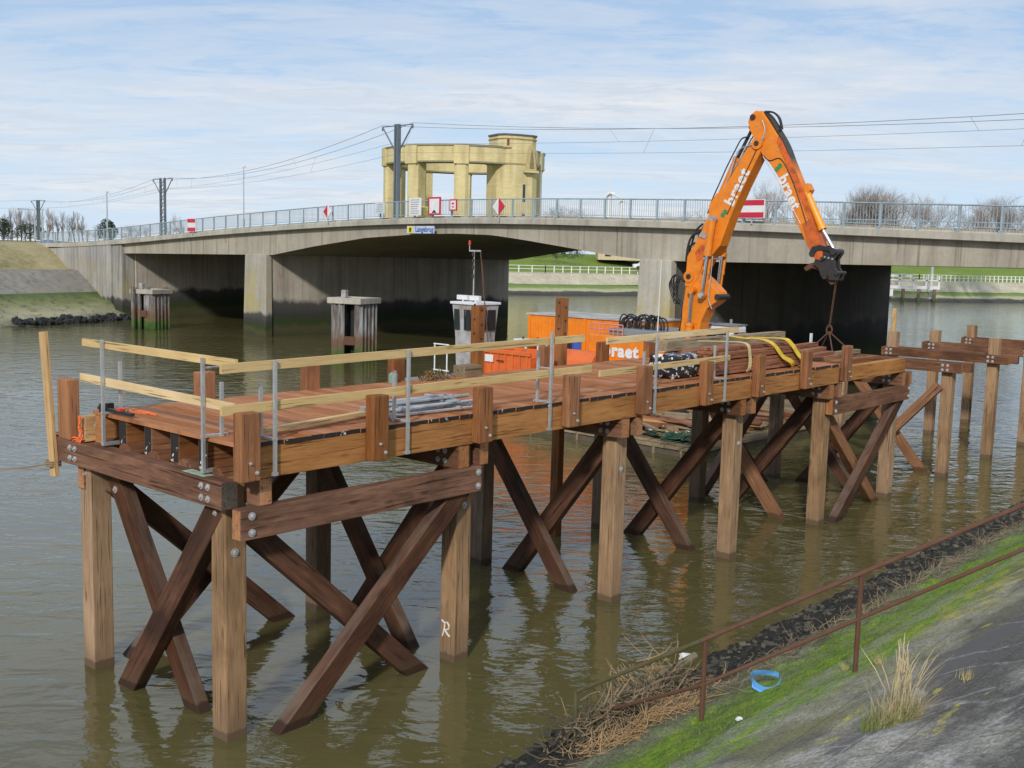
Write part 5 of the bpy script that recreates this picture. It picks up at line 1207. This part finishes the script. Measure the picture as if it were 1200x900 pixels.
# tower
ta=R(-90+46);tcn=Vector((12.6*math.cos(ta),12.6*math.sin(ta),0));Tz=Matrix.Translation(tcn)@Matrix.Rotation(ta+R(90)-R(18),4,'Z')
tw=[(-3.9,-1.4),(-3.2,-2.6),(-1.0,-3.2),(2.2,-3.2),(3.4,-2.6),(3.8,-1.2),(3.8,2.4),(-3.9,2.4)]
def tprism(s_,z0,z1,name,mat,par=mo,dx=0,bev=0):
    mb=MB();v=[Tz@Vector((x*s_+dx,y*s_,z)) for z in(z0,z1) for x,y in tw];mb.add(v,[tuple(range(8))[::-1],tuple(range(8,16))]+[(i,(i+1)%8,8+(i+1)%8,8+i) for i in range(8)]);return mb.obj(name,mat,par)
to=tprism(1.,0,17.9,'tower',M['brick']);tprism(.94,17.9,20.2,'tower_upper',M['brick'],to,0);tprism(.98,19.6,19.75,'tower_band',plain('band_brick',(.36,.28,.12),.9),to);tprism(.98,20.203,20.5,'tower_cornice',plain('tower_roof_edge',(.11,.10,.09),.8),to)
tprism(1.03,15.3,15.55,'tower_course',plain('course_brick',(.38,.30,.13),.9),to)
def tb(x,z0,z1,w_,y,name,mat,par=to,th=.3):
    mb=MB();mb.b2((x-w_/2,y-th,z0),(x+w_/2,y,z1));mb2=MB();mb2.v=[tuple(Tz@Vector(p)) for p in mb.v];mb2.f=mb.f;mb2.mi=mb.mi;return mb2.obj(name,mat,par)
tb(1.6,14.0,14.35,2.6,-3.2,'relief_bracket',M['brick'],th=1.0);mb=MB();mb.prism([(.6,14.4),(1.1,18.),(1.6,18.9),(2.1,18.),(2.6,14.4)],-3.9,-3.2,lambda a,b_,w_:Tz@Vector((a,w_,b_)));re_=mb.obj('relief',plain('relief_stone',(.52,.44,.22),.8),to)
mb=MB();mb.prism([(1.2,14.8),(1.45,17.2),(1.6,17.9),(1.75,17.2),(2.0,14.8)],-4.05,-3.905,lambda a,b_,w_:Tz@Vector((a,w_,b_)));mb.obj('relief_figure',plain('relief_dark',(.25,.2,.1),.9),re_)  # darker tone for the inner figure of the relief
for z0,z1 in((9.,12.),(3.5,7.)):tb(.6,z0,z1,.5,-3.18,'slit_window',M['glass'],th=.05)
tb(-2.0,18.5,19.7,1.2,-2.55,'tower_opening',plain('red_door',(.25,.06,.04),.8),th=.12)

# ================================================================ DOLPHINS
def dolphin(px,ywl,ytop,wpx,label,door,ladder):
    c_=atz(px,ywl,0);dpx=c_.y/F;w_=wpx*dpx*.64;zt=aty(px,ytop,c_.y).z
    r_=thing('mooring_dolphin',label,'dolphin',Matrix.Translation((c_.x,c_.y+w_*.3,0))@Matrix.Rotation(-R(24),4,'Z'),'steel sheet pile mooring dolphins')
    m=M['sheet'];hw=w_/2;mb=MB()
    # sheet pile corrugation on all four sides, with an opening on the near side
    def wall(a,b_,skip=None):
        a=Vector(a);b_=Vector(b_);n=int((b_-a).length/.34);d_=(b_-a).normalized();nn=Vector((d_.y,-d_.x,0));prev=None
        for i in range(n*2+1):
            s_=i/(n*2);p=a.lerp(b_,s_)+nn*(.10 if (i//1)%2 else -.06)
            if prev is not None and not(skip and skip[0]<s_-.001<=skip[1]):
                q=[prev,p];mb.add([(q[0].x,q[0].y,-1.5),(q[1].x,q[1].y,-1.5),(q[1].x,q[1].y,zt-.3),(q[0].x,q[0].y,zt-.3),(q[0].x-nn.x*.04,q[0].y-nn.y*.04,-1.5),(q[1].x-nn.x*.04,q[1].y-nn.y*.04,-1.5),(q[1].x-nn.x*.04,q[1].y-nn.y*.04,zt-.3),(q[0].x-nn.x*.04,q[0].y-nn.y*.04,zt-.3)],[(0,1,2,3),(7,6,5,4),(0,4,5,1),(3,2,6,7),(0,3,7,4),(1,5,6,2)])
            prev=p
    wall((-hw,-hw,0),(hw,-hw,0),door);wall((hw,-hw,0),(hw,hw,0));wall((hw,hw,0),(-hw,hw,0));wall((-hw,hw,0),(-hw,-hw,0))
    mb.obj('sheet_piles',m,r_)
    if door:
        x0=-hw+2*hw*door[0];x1=-hw+2*hw*door[1]
        mb=MB();mb.b2((x0-.05,-hw-.1,.9),(x1+.05,-hw+.15,1.35));mb.obj('brace_beam',M['rust'],r_)
        mb=MB();mb.b2((x0,-hw+.5,-1.),(x1,-hw+.6,zt-.35));mb.obj('recess_shade_panel',M['black'],r_)  # black sheet added as the shade inside the opening
    mb=MB();
    for a,b_ in(((-hw-.16,-hw-.16),(hw+.16,-hw+.25)),((-hw-.16,hw-.25),(hw+.16,hw+.16)),((-hw-.16,-hw+.253),(-hw+.25,hw-.253)),((hw-.25,-hw+.253),(hw+.16,hw-.253))):mb.b2((a[0],a[1],zt-.32),(b_[0],b_[1],zt))
    mb.b2((-hw+.2,-hw+.2,zt-.3),(hw-.2,hw-.2,zt-.12));mb.obj('concrete_cap',M['conc_ledge'],r_,bev=.03)
    mb=MB();mb.b2((-.12-.1*hw,-hw-.1,zt+.003),(.16-.1*hw,-hw+.2,zt+.42));mb.obj('bollard',M['dirtywhite'],r_,bev=.03)
    if ladder:
        mb=MB();x=-hw-.22
        for y in(-.35,.15):mb.tube((x,y-hw*.1,-.6),(x,y-hw*.1,zt),.035,n=5)
        z=-.3
        while z<zt:mb.tube((x,-.35-hw*.1,z),(x,.15-hw*.1,z),.025,n=5);z+=.28
        mb.obj('ladder',M['darksteel'],r_)
    return r_
m,t,b=nt('weathered_sheet_piles');s_,g=worldz(t);P=g.outputs['Position']
n=N(t,'ShaderNodeVectorMath',operation='MULTIPLY');n.inputs[1].default_value=(3.5,3.5,.35);t.links.new(P,n.inputs[0]);st=noise(t,n.outputs[0],1.,5,.6)
c=ramp(t,st,[(.32,(.42,.43,.45)),(.46,(.26,.26,.27)),(.56,(.11,.085,.07)),(.7,(.34,.33,.32))])
z=mth(t,'ADD',s_[2],mth(t,'MULTIPLY',mth(t,'SUBTRACT',noise(t,P,1.5,5),.5),1.6))
c2=ramp(t,mth(t,'DIVIDE',z,3.,None),[(.0,(.03,.05,.01)),(.12,(.045,.11,.012)),(.22,(.12,.11,.05)),(.36,(.16,.09,.06)),(.55,(.2,.15,.12)),(.7,(.3,.3,.3))])
c=mix(t,c,c2,ramp(t,mth(t,'DIVIDE',z,3.,None),[(.4,1.),(.62,0.)]));t.links.new(c,b.inputs['Base Color']);b.inputs['Roughness'].default_value=.8;M['sheet']=m
dolphin(413,423,349,61,'sheet pile dolphin with concrete cap and ladder, in front of the middle pier',(.52,.86),True)
dolphin(175,386,339,46,'sheet pile dolphin with rusty opening, in front of the left abutment',(.40,.72),False)
mb=MB();r2=random.Random(14)
for k in range(7):
    c_=atz(157+r2.uniform(-4,26),386,0)+Vector((0,r2.uniform(-.3,1.),0));mb.tube((c_.x,c_.y,-1),(c_.x,c_.y,2.6+r2.random()*.5),.16,.13,7)
# individual old timber piles round the left dolphin
    o=mb.obj('old_pile',M['sheet']);single(o,'worn timber pile stump standing against the left dolphin','pile','old pile stumps round the left dolphin');mb=MB()

# ================================================================ TREES AND BUSHES
def bare_tree(seed,h_,spread,levels,mat,n0=5,upright=.5,r0=None):
    rr=random.Random(seed);mt=MB();mc=MB();r0=r0 or h_*.018
    def grow(p,d_,L_,r_,lv):
        tgt=mt if lv<1 else mc
        pts=[p];q=p.copy();dd=d_.copy();seg=3 if lv<2 else 2
        for i in range(seg):
            dd=(dd+Vector((rr.gauss(0,.10),rr.gauss(0,.10),.05+upright*.06))).normalized();q=q+dd*(L_/seg);pts.append(q.copy())
        rad=[max(r_*(1-.6*i/seg)*(.75 if lv>2 else 1),.0022) for i in range(seg+1)]
        for i in range(seg):tgt.tube(pts[i],pts[i+1],rad[i],rad[i+1],5 if lv<1 else 3,caps=False)
        if lv>=levels:return
        nb_=n0 if lv<levels-1 else n0+2
        for k in range(nb_):
            s_=rr.uniform(.3,1.) if lv else rr.uniform(.25,1.);idx=min(int(s_*seg),seg-1);base_=pts[idx].lerp(pts[idx+1],s_*seg-idx)
            a=rr.uniform(0,2*math.pi);side=Vector((math.cos(a),math.sin(a),0));nd=(dd*(.55+upright*.5)+side*spread+Vector((0,0,upright*.4))).normalized()
            grow(base_,nd,L_*rr.uniform(.45,.72),rad[idx]*.55,lv+1)
    grow(Vector((0,0,-.3)),Vector((0,0,1)),h_*.45,r0,0)
    zmax=max(p[2] for p in mc.v);k=h_/zmax
    for b__ in(mt,mc):b__.v=[(x*k,y*k,z*k) for x,y,z in b__.v]
    def tome(b__,n_):
        me=bpy.data.meshes.new(n_);me.from_pydata(b__.v,[],b__.f);me.update();return me
    a,b_=tome(mt,'trunk'),tome(mc,'crown');a.materials.append(M['bark']);b_.materials.append(mat);return a,b_
TV=[bare_tree(1,10,.6,4,M['barkred'],6,.9),bare_tree(2,10,.8,4,M['barkred'],6,.6),bare_tree(3,10,.42,4,M['barkred'],6,1.2),bare_tree(4,10,.95,4,M['barkred'],7,.4),bare_tree(9,10,.5,4,M['bark'],6,1.0)]
def put_tree(var,x,y,z,h_,rz,label,grp,sxy=1.):
    r_=thing('bare_tree',label,'tree',Matrix.Translation((x,y,z))@Matrix.Rotation(rz,4,'Z')@Matrix.Diagonal((h_/10*sxy,h_/10*sxy,h_/10,1)),grp)
    for me,n_ in zip(TV[var],('trunk','crown')):
        o=bpy.data.objects.new(n_,me);COL.objects.link(o);o.parent=r_
rr=random.Random(77)
def trees_px(lst,Y,zg,grp,lab):
    for i,(px,yt,var,sx) in enumerate(lst):
        yy=Y+rr.uniform(-8,8);p=aty(px,yt,yy);put_tree(var,p.x,yy,zg,p.z-zg,rr.uniform(0,6),lab,grp,sx)
trees_px([(884,222,1,1.1),(900,207,0,1.),(915,214,1,1.1),(930,226,3,1.)],150,6.2,'bare trees showing behind the excavator boom','leafless tree beyond the bridge behind the excavator boom')
trees_px([(985,233,3,1.2),(993,226,4,1.1),(1005,216,4,1.),(1015,213,1,1.2),(1027,213,4,1.1),(1038,217,3,1.1),(1051,222,4,1.1),(1000,224,1,1.),(1010,214,0,1.),(1021,211,0,1.1),(1033,216,1,1.1),(1045,219,0,1.2),(1056,228,3,1.2),(1070,232,1,1.2),(1084,224,0,1.),(1095,226,1,1.),(1105,236,3,1.1)],165,6.2,'bare trees right of the boom beyond the bridge','leafless reddish tree in the broad clump beyond the bridge, right of the boom')
trees_px([(1136,243,3,1.1),(1143,240,0,1.1),(1156,232,4,1.1),(1168,226,3,1.),(1180,226,4,1.1),(1192,233,1,1.2),(1150,238,1,1.),(1162,227,0,1.1),(1174,224,0,1.),(1186,228,1,1.1),(1197,238,3,1.)],165,6.2,'bare trees at the right edge','leafless tree in the clump at the right edge of the view')
trees_px([(650,238,3,1.),(664,236,1,1.1),(678,240,3,1.2),(810,238,1,1.1),(795,243,3,1.)],230,6.2,'low bare trees on the horizon','small distant leafless tree on the horizon above the main span')
trees_px([(2,252,0,1.),(8,246,4,1.),(13,243,2,1.1),(19,241,0,.9),(24,243,2,1.),(29,240,4,1.),(35,243,2,1.),(41,245,0,1.),(48,243,4,1.),(55,242,2,1.1),(61,244,0,.9),(67,244,4,1.),(73,247,2,1.),(79,249,0,1.),(4,249,2,1.)],190,5.9,'poplars behind the left bank','tall bare poplar in the row behind the left bank')
trees_px([(87,246,2,1.1),(92,247,2,1.1),(97,251,2,1.),(103,258,1,1.)],170,5.9,'bare trees left of the bridge end','upright bare tree standing just left of the slender lamp post')
trees_px([(213,248,1,.9),(150,262,3,1.2),(160,264,3,1.2),(172,264,3,1.1),(200,262,3,1.2),(115,262,3,1.2)],180,5.9,'low bare scrub behind the left railing','low bare scrub tree behind the left part of the bridge railing')
def leaf_clump(r_,name,cx,cy,cz,rx,ry,rz,n,s_,mat,seed):
    rr=random.Random(seed);v=[];f=[]
    for i in range(n):
        while True:
            p=Vector((rr.uniform(-1,1),rr.uniform(-1,1),rr.uniform(-1,1)))
            if .25<p.length<1:break
        k=.8+.4*vn(p.x*3+9,p.z*3+9,seed);q=Vector((cx+p.x*rx*k,cy+p.y*ry*k,cz+p.z*rz*k));a=Vector([rr.gauss(0,1) for _ in range(3)]).normalized();b_=a.orthogonal().normalized();c_=a.cross(b_);e=s_*rr.uniform(.6,1.3)
        m0_=len(v);v+=[q+b_*e,q+c_*e*.7,q-b_*e,q-c_*e*.7];f.append((m0_,m0_+1,m0_+2,m0_+3))
    return link(name,me_py(v,f),mat,r_)
def bush(px,yt,Y,zg,wpx,label,seed,grp=None,n=900):
    p=aty(px,yt,Y);h_=p.z-zg;w_=wpx*Y/F/2
    r_=thing('evergreen_tree',label,'tree',Matrix.Translation((p.x,Y,zg)),grp);mb=MB();mb.tube((0,0,-.2),(0,0,h_*.5),h_*.03,h_*.015,6);mb.obj('trunk',M['bark'],r_)
    leaf_clump(r_,'crown',0,0,h_*.55,w_,w_*.8,h_*.47,n,h_*.035,M['bushgreen'],seed)
bush(34,262,170,5.9,38,'broad dark evergreen at the left behind the poplars',1,n=1800);bush(4,254,175,5.9,16,'dark conifer at the very left edge',2);bush(126,257,160,5.9,24,'rounded dark green pine beside the slender lamp post',3,n=1500)
bush(12,268,165,5.9,22,'low dark green shrub between the far left evergreens',7)
for i,(px,yt,w_,lb) in enumerate(((652,290,26,'dark green shrub at the left of the far dyke hedge'),(672,291,30,'dark green shrub in the middle of the far dyke hedge'),(632,296,22,'low dark green shrub by the middle pier on the far dyke'))):bush(px,yt,178,5.2,w_,lb,20+i,'dark shrubs on the far dyke',n=1200)

# ================================================================ FAR BANK DETAILS
def fence(x0,x1,Y0,Y1,zb,label,n):
    r_=thing('quay_railing',label,'railing',Matrix.Translation((x0,Y0,zb)));d_=Vector((x1-x0,Y1-Y0,0));L_=d_.length
    for k in range(n+1):
        p=d_*(k/n);mb=MB();mb.b2((p.x-.07,p.y-.07,0),(p.x+.07,p.y+.07,1.1));mb.obj('post',M['whitefence'],r_)
    for z in(.55,1.05):
        mb=MB();mb.tube((0,0,z),d_+Vector((0,0,z)),.05,n=5);mb.obj('rail',M['whitefence'],r_)
p=[v for v in fbl(8.8)]
fence(p[1].x,p[2].x,p[1].y,p[2].y,3.15,'white quay railing on the far bank just right of the middle pier',12)
fence(p[2].x,p[3].x,p[2].y,p[3].y,3.15,'white quay railing on the far bank seen through the main span',11)
fence(p[3].x,p[4].x,p[3].y,p[4].y,3.15,'white quay railing on the far bank between main span and right opening',14)
fence(p[4].x,p[5].x,p[4].y,p[5].y,3.15,'white quay railing on the far bank at the left of the right opening',16)
fence(p[5].x,p[6].x,p[5].y,p[6].y,3.15,'white quay railing on the far bank seen through the right opening, with close posts',26)
hs2=thing('far_house','low pale house with brown roof on the far bank beside the right pier','house',Matrix.Translation((14,184,5.3)))
mb=MB();mb.b2((0,0,0),(9,6,2.0));mb.obj('wall',M['house'],hs2);mb=MB();mb.prism([(-.3,2.003),(3,3.3),(6.3,2.003)],-.3,9.3,lambda a,b_,w_:Vector((w_,a,b_)));mb.obj('roof',M['roof'],hs2)
for x in(1.2,4.,6.8):mb=MB();mb.b2((x,-.04,.6),(x+1,-.004,1.5));mb.obj('window',M['glass'],hs2)
for k,(px,cl,lb) in enumerate(((742,'white','white car parked on the far quay beside the right pier'),(751,'grey','grey car parked on the far quay half behind the right pier'))):
    q=aty(px,317,176);cr=thing('parked_car',lb,'car',Matrix.Translation((q.x,176+2*k,3.9)));mb=MB();mb.prism([(0,.3),(0,.85),(.9,.95),(1.4,1.4),(3.0,1.4),(3.6,.95),(4.2,.85),(4.2,.3)],0,1.7,lambda a,b_,w_:Vector((a,w_,b_)));mb.obj('body',M[cl],cr,bev=.06)
    mb=MB();mb.b2((1.3,-.02,.98),(3.1,-.003,1.32));mb.obj('window',M['glass'],cr)
    for x in(.8,3.4):mb=MB();mb.tube((x,-.03,.3),(x,.2,.3),.3,n=12);mb.obj('wheel',M['black'],cr)
# white landing stage by the right pier
q=atz(1058,352,0);ls=thing('landing_stage','white steel landing stage on green piles seen right of the right pier','landing stage',Matrix.Translation((q.x,q.y-4,0)))
mb=MB()
for x in(-4,-1.5,1,3.5):mb=MB();mb.tube((x,0,-1),(x,0,2.1),.28,n=7);mb.obj('pile',M['sheet'],ls)
mb=MB();mb.b2((-4.5,-.4,2.0),(4.2,.6,2.5))
for x in(-4.4,-2.2,0,2.1,4.1):mb.b2((x-.12,-.1,2.5),(x+.12,.1,4.2))
mb.b2((-4.5,-.1,3.3),(4.2,.1,3.5));mb.b2((-4.5,-.1,3.9),(0,.1,4.2));mb.b2((-4.4,-.3,.8),(-3.2,.5,2.));mb.obj('deck_frame',M['white'],ls)
mb=MB();mb.tube((3.7,2,0),(3.7,2,7.5),.2,n=8);mb.obj('mooring_pole',M['white'],ls)
q=atz(1047,392,0);o=beam(None,'marker_pile',(q.x,q.y,-1),(q.x,q.y,2.2),.3,.3,M['pine_dark'],up=UD);single(o,'pale timber marker pile with green top in the water beside the right pier','pile')
# wind turbine
for px,Y,yt,lb,s_ in((714,600,208,'white wind turbine with blades on the horizon above the main span',1.),(728,900,225,'smaller white wind turbine behind and right of the first',.9)):
    q=aty(px,228 if s_==1. else 236,Y);r_=thing('wind_turbine',lb,'wind turbine',Matrix.Translation((q.x,Y,6)),'wind turbines on the horizon');h_=q.z-6
    mb=MB();mb.tube((0,0,0),(0,0,h_),2.3*s_,1.5*s_,12);mb.obj('tower',M['white'],r_,smooth=False);mb=MB();mb.box((1.2,0,h_+.6),(4.4,1.6,1.5));nc=mb.obj('nacelle',M['white'],r_,bev=.3)
    for a in(95,215,335):
        mb=MB();d_=Vector((math.cos(R(a)),0,math.sin(R(a))));mb.tube((0,-3,h_+.8),Vector((0,-3,h_+.8))+d_*(9 if s_==1 else 7),.6,.2,5);mb.obj('blade',M['white'],nc)

# ================================================================ NEAR BANK OBJECTS
def onbank(px,py):
    d=ray(px,py);t_=4.
    while t_<80:
        p=Vector((0,0,H))+d*t_;q=p-P1;u_,v_=q.dot(UD),q.dot(VD)
        if p.z<bankh(u_,-2.75-v_):return Vector((p.x,p.y,bankh(u_,-2.75-v_)))
        t_+=.01
hr=thing('stair_handrail','rusty two bar steel handrail climbing the river bank','handrail',Matrix.Translation(onbank(822,845)))
O_=onbank(822,845);Yr=O_.y
bs=[onbank(822,845),onbank(1002,787)];bs[1]=Vector((aty(1002,787,bs[1].y).x,bs[1].y,bs[1].z))
tops=[aty(822,751,bs[0].y),aty(1002,675,bs[1].y)];lows=[aty(822,803,bs[0].y),aty(1002,727,bs[1].y)]
d1=(tops[1]-tops[0]);e0=atz(675,866,.15);tp0=aty(675,811,e0.y);end=tops[0]+d1*2.35
for b_,t_ in zip([*bs,e0],[*tops,tp0]):
    mb=MB();mb.tube(b_-O_+Vector((0,0,-.3)),Vector((b_.x,b_.y,t_.z))-O_ if b_ is not e0 else tp0-O_,.028,n=8);mb.obj('post',M['rust'] if b_ is not e0 else M['rustgreen'],hr)
mb=MB();mb.path([tops[0]-O_,tops[0]-O_+d1*.5,tops[1]-O_,end-O_],.026,8);mb.obj('top_rail',M['rust'],hr)
mb=MB();mb.path([tp0-O_,(tp0+tops[0])/2-O_,tops[0]-O_],.024,8);mb.obj('top_rail',M['rustgreen'],hr)
mb=MB();dl=lows[1]-lows[0];mb.path([aty(675,842,e0.y)-O_+Vector((0,0,.0)),lows[0]-O_,lows[1]-O_,lows[0]+dl*2.35-O_],.022,8);mb.obj('lower_rail',M['rust'],hr)
for s_ in(2.3,):
    q=tops[0]+d1*s_;zz=q.z-1.2;mb=MB();mb.tube(Vector((q.x,q.y,zz))-O_,q-O_,.028,n=8);mb.obj('post',M['rust'],hr)
# drift debris: sticks and straw caught at the foot of the handrail
def twigs(name,n,cs,L_,r_,mat,label,seed,flat=.25,up=.12,bias=None):
    rr=random.Random(seed);mb=MB()
    for k in range(n):
        u_,d_=rr.choice(cs);u_+=rr.gauss(0,.26);d_+=rr.gauss(0,.15);z=bankh(u_,d_)+abs(rr.gauss(0,up));p=J(u_,-2.75-d_,z);a=rr.uniform(0,math.pi) if bias is None else rr.gauss(bias,.6)
        dr=Vector((math.cos(a),math.sin(a),rr.gauss(0,flat)));l_=L_*rr.uniform(.4,1.4);pts=[p];q=p.copy()
        for i in range(4):dr=(dr+Vector([rr.gauss(0,.22) for _ in range(3)])).normalized();q=q+dr*l_/4;pts.append(q.copy())
        rad=r_*rr.uniform(.5,1.4);mb.path(pts,[rad,rad*.9,rad*.75,rad*.6,rad*.4],4)
    o=mb.obj(name,mat,None,fix=False);props(o,label,'debris',kind='stuff');return o
cs=[(2.3+.2*i,.75+.10*(i%4)) for i in range(10)]
twigs('drift_sticks',430,cs,.46,.009,M['twig'],'tangle of grey brown drift sticks caught at the foot of the handrail',1,.35,.16,.75)
twigs('dark_sticks',420,cs,.42,.009,plain('dark_sticks',(.085,.075,.045),.9,0,.3),'darker muddy sticks within the drift heap',2,.35,.12)
twigs('dry_straw',800,[(1.9+.2*i,1.35+.12*(i%3)) for i in range(9)],.30,.005,M['twigo'],'orange brown dry straw above the drift sticks',3,.15,.06,.6)
twigs('straw_wisps',130,[(4.1,.5),(4.3,.6),(3.9,.45)],.42,.007,M['twigo'],'orange wisp of straw hanging on top of the drift heap',5,.5,.30)
twigs('upright_stems',16,cs,.4,.006,M['twig'],'thin upright stems in the drift heap',7,3.,.2)
twigs('drift_line',900,[(4.5+.5*i,1.45+.35*vn(i*.7,2)) for i in range(34)],.34,.006,M['twig'],'line of drift reeds along the bank',8,.06,.03,.85)
r2=random.Random(3);mb=MB()
for k in range(1300):
    u_=r2.uniform(1,26);d_=r2.gauss(.45,.45);s_=.015+.075*r2.random()**2.6;p=J(u_,-2.75-d_,bankh(u_,d_)+s_*.15);mb.box(p,(s_*1.4,s_,s_*.8),Matrix.Rotation(r2.uniform(0,3),4,'Z')@Matrix.Rotation(r2.uniform(-.6,.6),4,'X'))
o=mb.obj('shore_stones',plain('black_stones',(.05,.046,.036),.75,0,.5,3.,.4,dcol=(.16,.145,.10)),bev=.02);props(o,'small dark stones along the near water edge','stones',kind='stuff')
# blue strap loop
c_=onbank(897,806);mb=MB();pts=[];
for i in range(20):
    a=2*math.pi*i/19*.93+.4;pts.append(c_+Vector((.175*math.cos(a),.12*math.sin(a),.10+.055*math.sin(a)+.02*math.cos(2*a))))
v=[];f=[]
for i,p in enumerate(pts):
    for a_ in(Vector((0,0,-.028)),Vector((0,0,.028))):v.append(p+a_)
for i in range(len(pts)-1):f.append((2*i,2*i+2,2*i+3,2*i+1))
v0=len(v);tl_=[c_+Vector((-.15,-.02,.09)),c_+Vector((-.16,-.06,.03)),c_+Vector((-.10,-.14,.015)),c_+Vector((-.04,-.2,.01))]
for p in tl_:
    for a_ in(Vector((-.012,0,-.006)),Vector((.012,0,.012))):v.append(p+a_)
for i in range(3):f.append((v0+2*i,v0+2*i+2,v0+2*i+3,v0+2*i+1))
o=link('plastic_strap',me_py(v,f),M['bluestrap']);single(o,'loop of bright blue plastic strap lying on the green algae of the near bank','strap')
sm=o.modifiers.new('s','SOLIDIFY');sm.thickness=.004
for (px,py,s_,lb) in((803,790,.075,'crumpled white plastic scrap on top of the drift sticks'),(866,844,.028,'tiny white scrap at the edge of the green algae'),):
    q=onbank(px,py);bm=bmesh.new();bmesh.ops.create_icosphere(bm,subdivisions=2,radius=s_)
    for v_ in bm.verts:v_.co=Vector((v_.co.x*1.5,v_.co.y,v_.co.z*.8))*r2.uniform(.7,1.2)
    o=link('plastic_scrap',me_bm(bm),M['white'],None,Matrix.Translation((q.x,q.y,q.z+(.26 if s_>.05 else .01))));single(o,lb,'litter')
mb=MB();p=J(2.75,-3.25,bankh(2.75,.5)+.12);q=J(5.0,-3.45,bankh(5.0,.7)+.32);mb.path([p,p.lerp(q,.3)+Vector((0,0,.04)),p.lerp(q,.7)+Vector((0,0,-.02)),q],[.075,.07,.06,.05],8);o=mb.obj('drift_log',plain('pale_log',(.22,.19,.12),.9,0,.4,3.,.3));single(o,'pale drift log lying under the sticks at the foot of the handrail','log')
# reed tuft
c_=onbank(1040,850);tf=thing('reed_tuft','tuft of dry straw coloured reeds with green base growing on the concrete bank','grass tuft',Matrix.Translation(c_))
rr=random.Random(41)
def blades(name,n,rad,hmin,hmax,lean,mat,wd,ox=0.,head=False):
    v=[];f=[]
    for k in range(n):
        a=rr.uniform(0,6.28);r_=rad*math.sqrt(rr.random());b0=Vector((r_*math.cos(a)*1.35+ox,r_*math.sin(a)*.8,0));b0.z=b0.x*.3-.02;h_=rr.uniform(hmin,hmax);ln=Vector((rr.gauss(lean*.6,lean),rr.gauss(0,lean),0));sd=Vector((1,0,0)) if rr.random()<.7 else Vector((0,1,0));w_=wd*rr.uniform(.6,1.3);n0_=len(v)
        for i in range(5):
            s_=i/4;c2_=b0+Vector((0,0,h_*s_))+ln*(h_*s_*s_);ww=w_*(1-s_*.85)
            if head and s_>.7:ww=w_*1.6*(1 if s_<.9 else .4)
            v+=[c2_-sd*ww,c2_+sd*ww]
        for i in range(4):f.append((n0_+2*i,n0_+2*i+1,n0_+2*i+3,n0_+2*i+2))
    return link(name,me_py(v,f),mat,tf)
blades('green_blades',420,.15,.06,.22,.45,plain('green_blades',(.13,.20,.05),.8,0,.3,9.,dcol=(.3,.28,.1)),.004)
blades('dry_blades',420,.15,.10,.38,.5,plain('straw_blades',(.48,.40,.22),.8,0,.4,9.,dcol=(.25,.21,.10)),.0022,.05)
blades('tall_stems',60,.08,.42,.70,.16,plain('straw_stems',(.56,.47,.28),.8,0,.3,9.),.0026,.08,True)
# moss and tiny weeds rooted along the green band
rr=random.Random(61);v=[];f=[]
for k in range(3600):
    u_=rr.uniform(-.5,17);d_=rr.gauss(2.75,.32);p=J(u_,-2.75-d_,bankh(u_,d_));h_=rr.uniform(.010,.035);a=rr.uniform(0,6.28);ln=Vector((math.cos(a),math.sin(a),0));n0_=len(v);v+=[p-Vector((.006,0,.004)),p+Vector((.006,0,-.004)),p+ln*h_*.8+Vector((0,0,h_))];f.append((n0_,n0_+1,n0_+2))
o=link('moss_growth',me_py(v,f),plain('moss_green',(.10,.20,.015),.9,0,.5,7.,dcol=(.20,.18,.05)));props(o,'short bright green moss and weed tufts along the near bank','moss',kind='stuff')
# small weeds on the joints
for k,(px,py,lb) in enumerate(((857,392+0,''),)):pass
for (px,py,lb) in((1030,778,'small tuft of dry grass on the kerb stones beside the handrail post'),(990,785,'thin dry weed at the foot of the handrail post'),(1132,797,'tiny green weed in a crack of the dark paving')):
    q=onbank(px,py);v=[];f=[]
    for k in range(40):
        a=rr.uniform(0,6.28);b0=Vector((rr.gauss(0,.03),rr.gauss(0,.03),0));h_=rr.uniform(.04,.13);ln=Vector((math.cos(a),math.sin(a),0))*rr.uniform(.1,.9)*h_;n0_=len(v);v+=[b0-Vector((.003,0,0)),b0+Vector((.003,0,0)),b0+ln+Vector((0,0,h_))];f.append((n0_,n0_+1,n0_+2))
    o=link('weed',me_py(v,f),M['grassblade'],None,Matrix.Translation(q));single(o,lb,'weed')
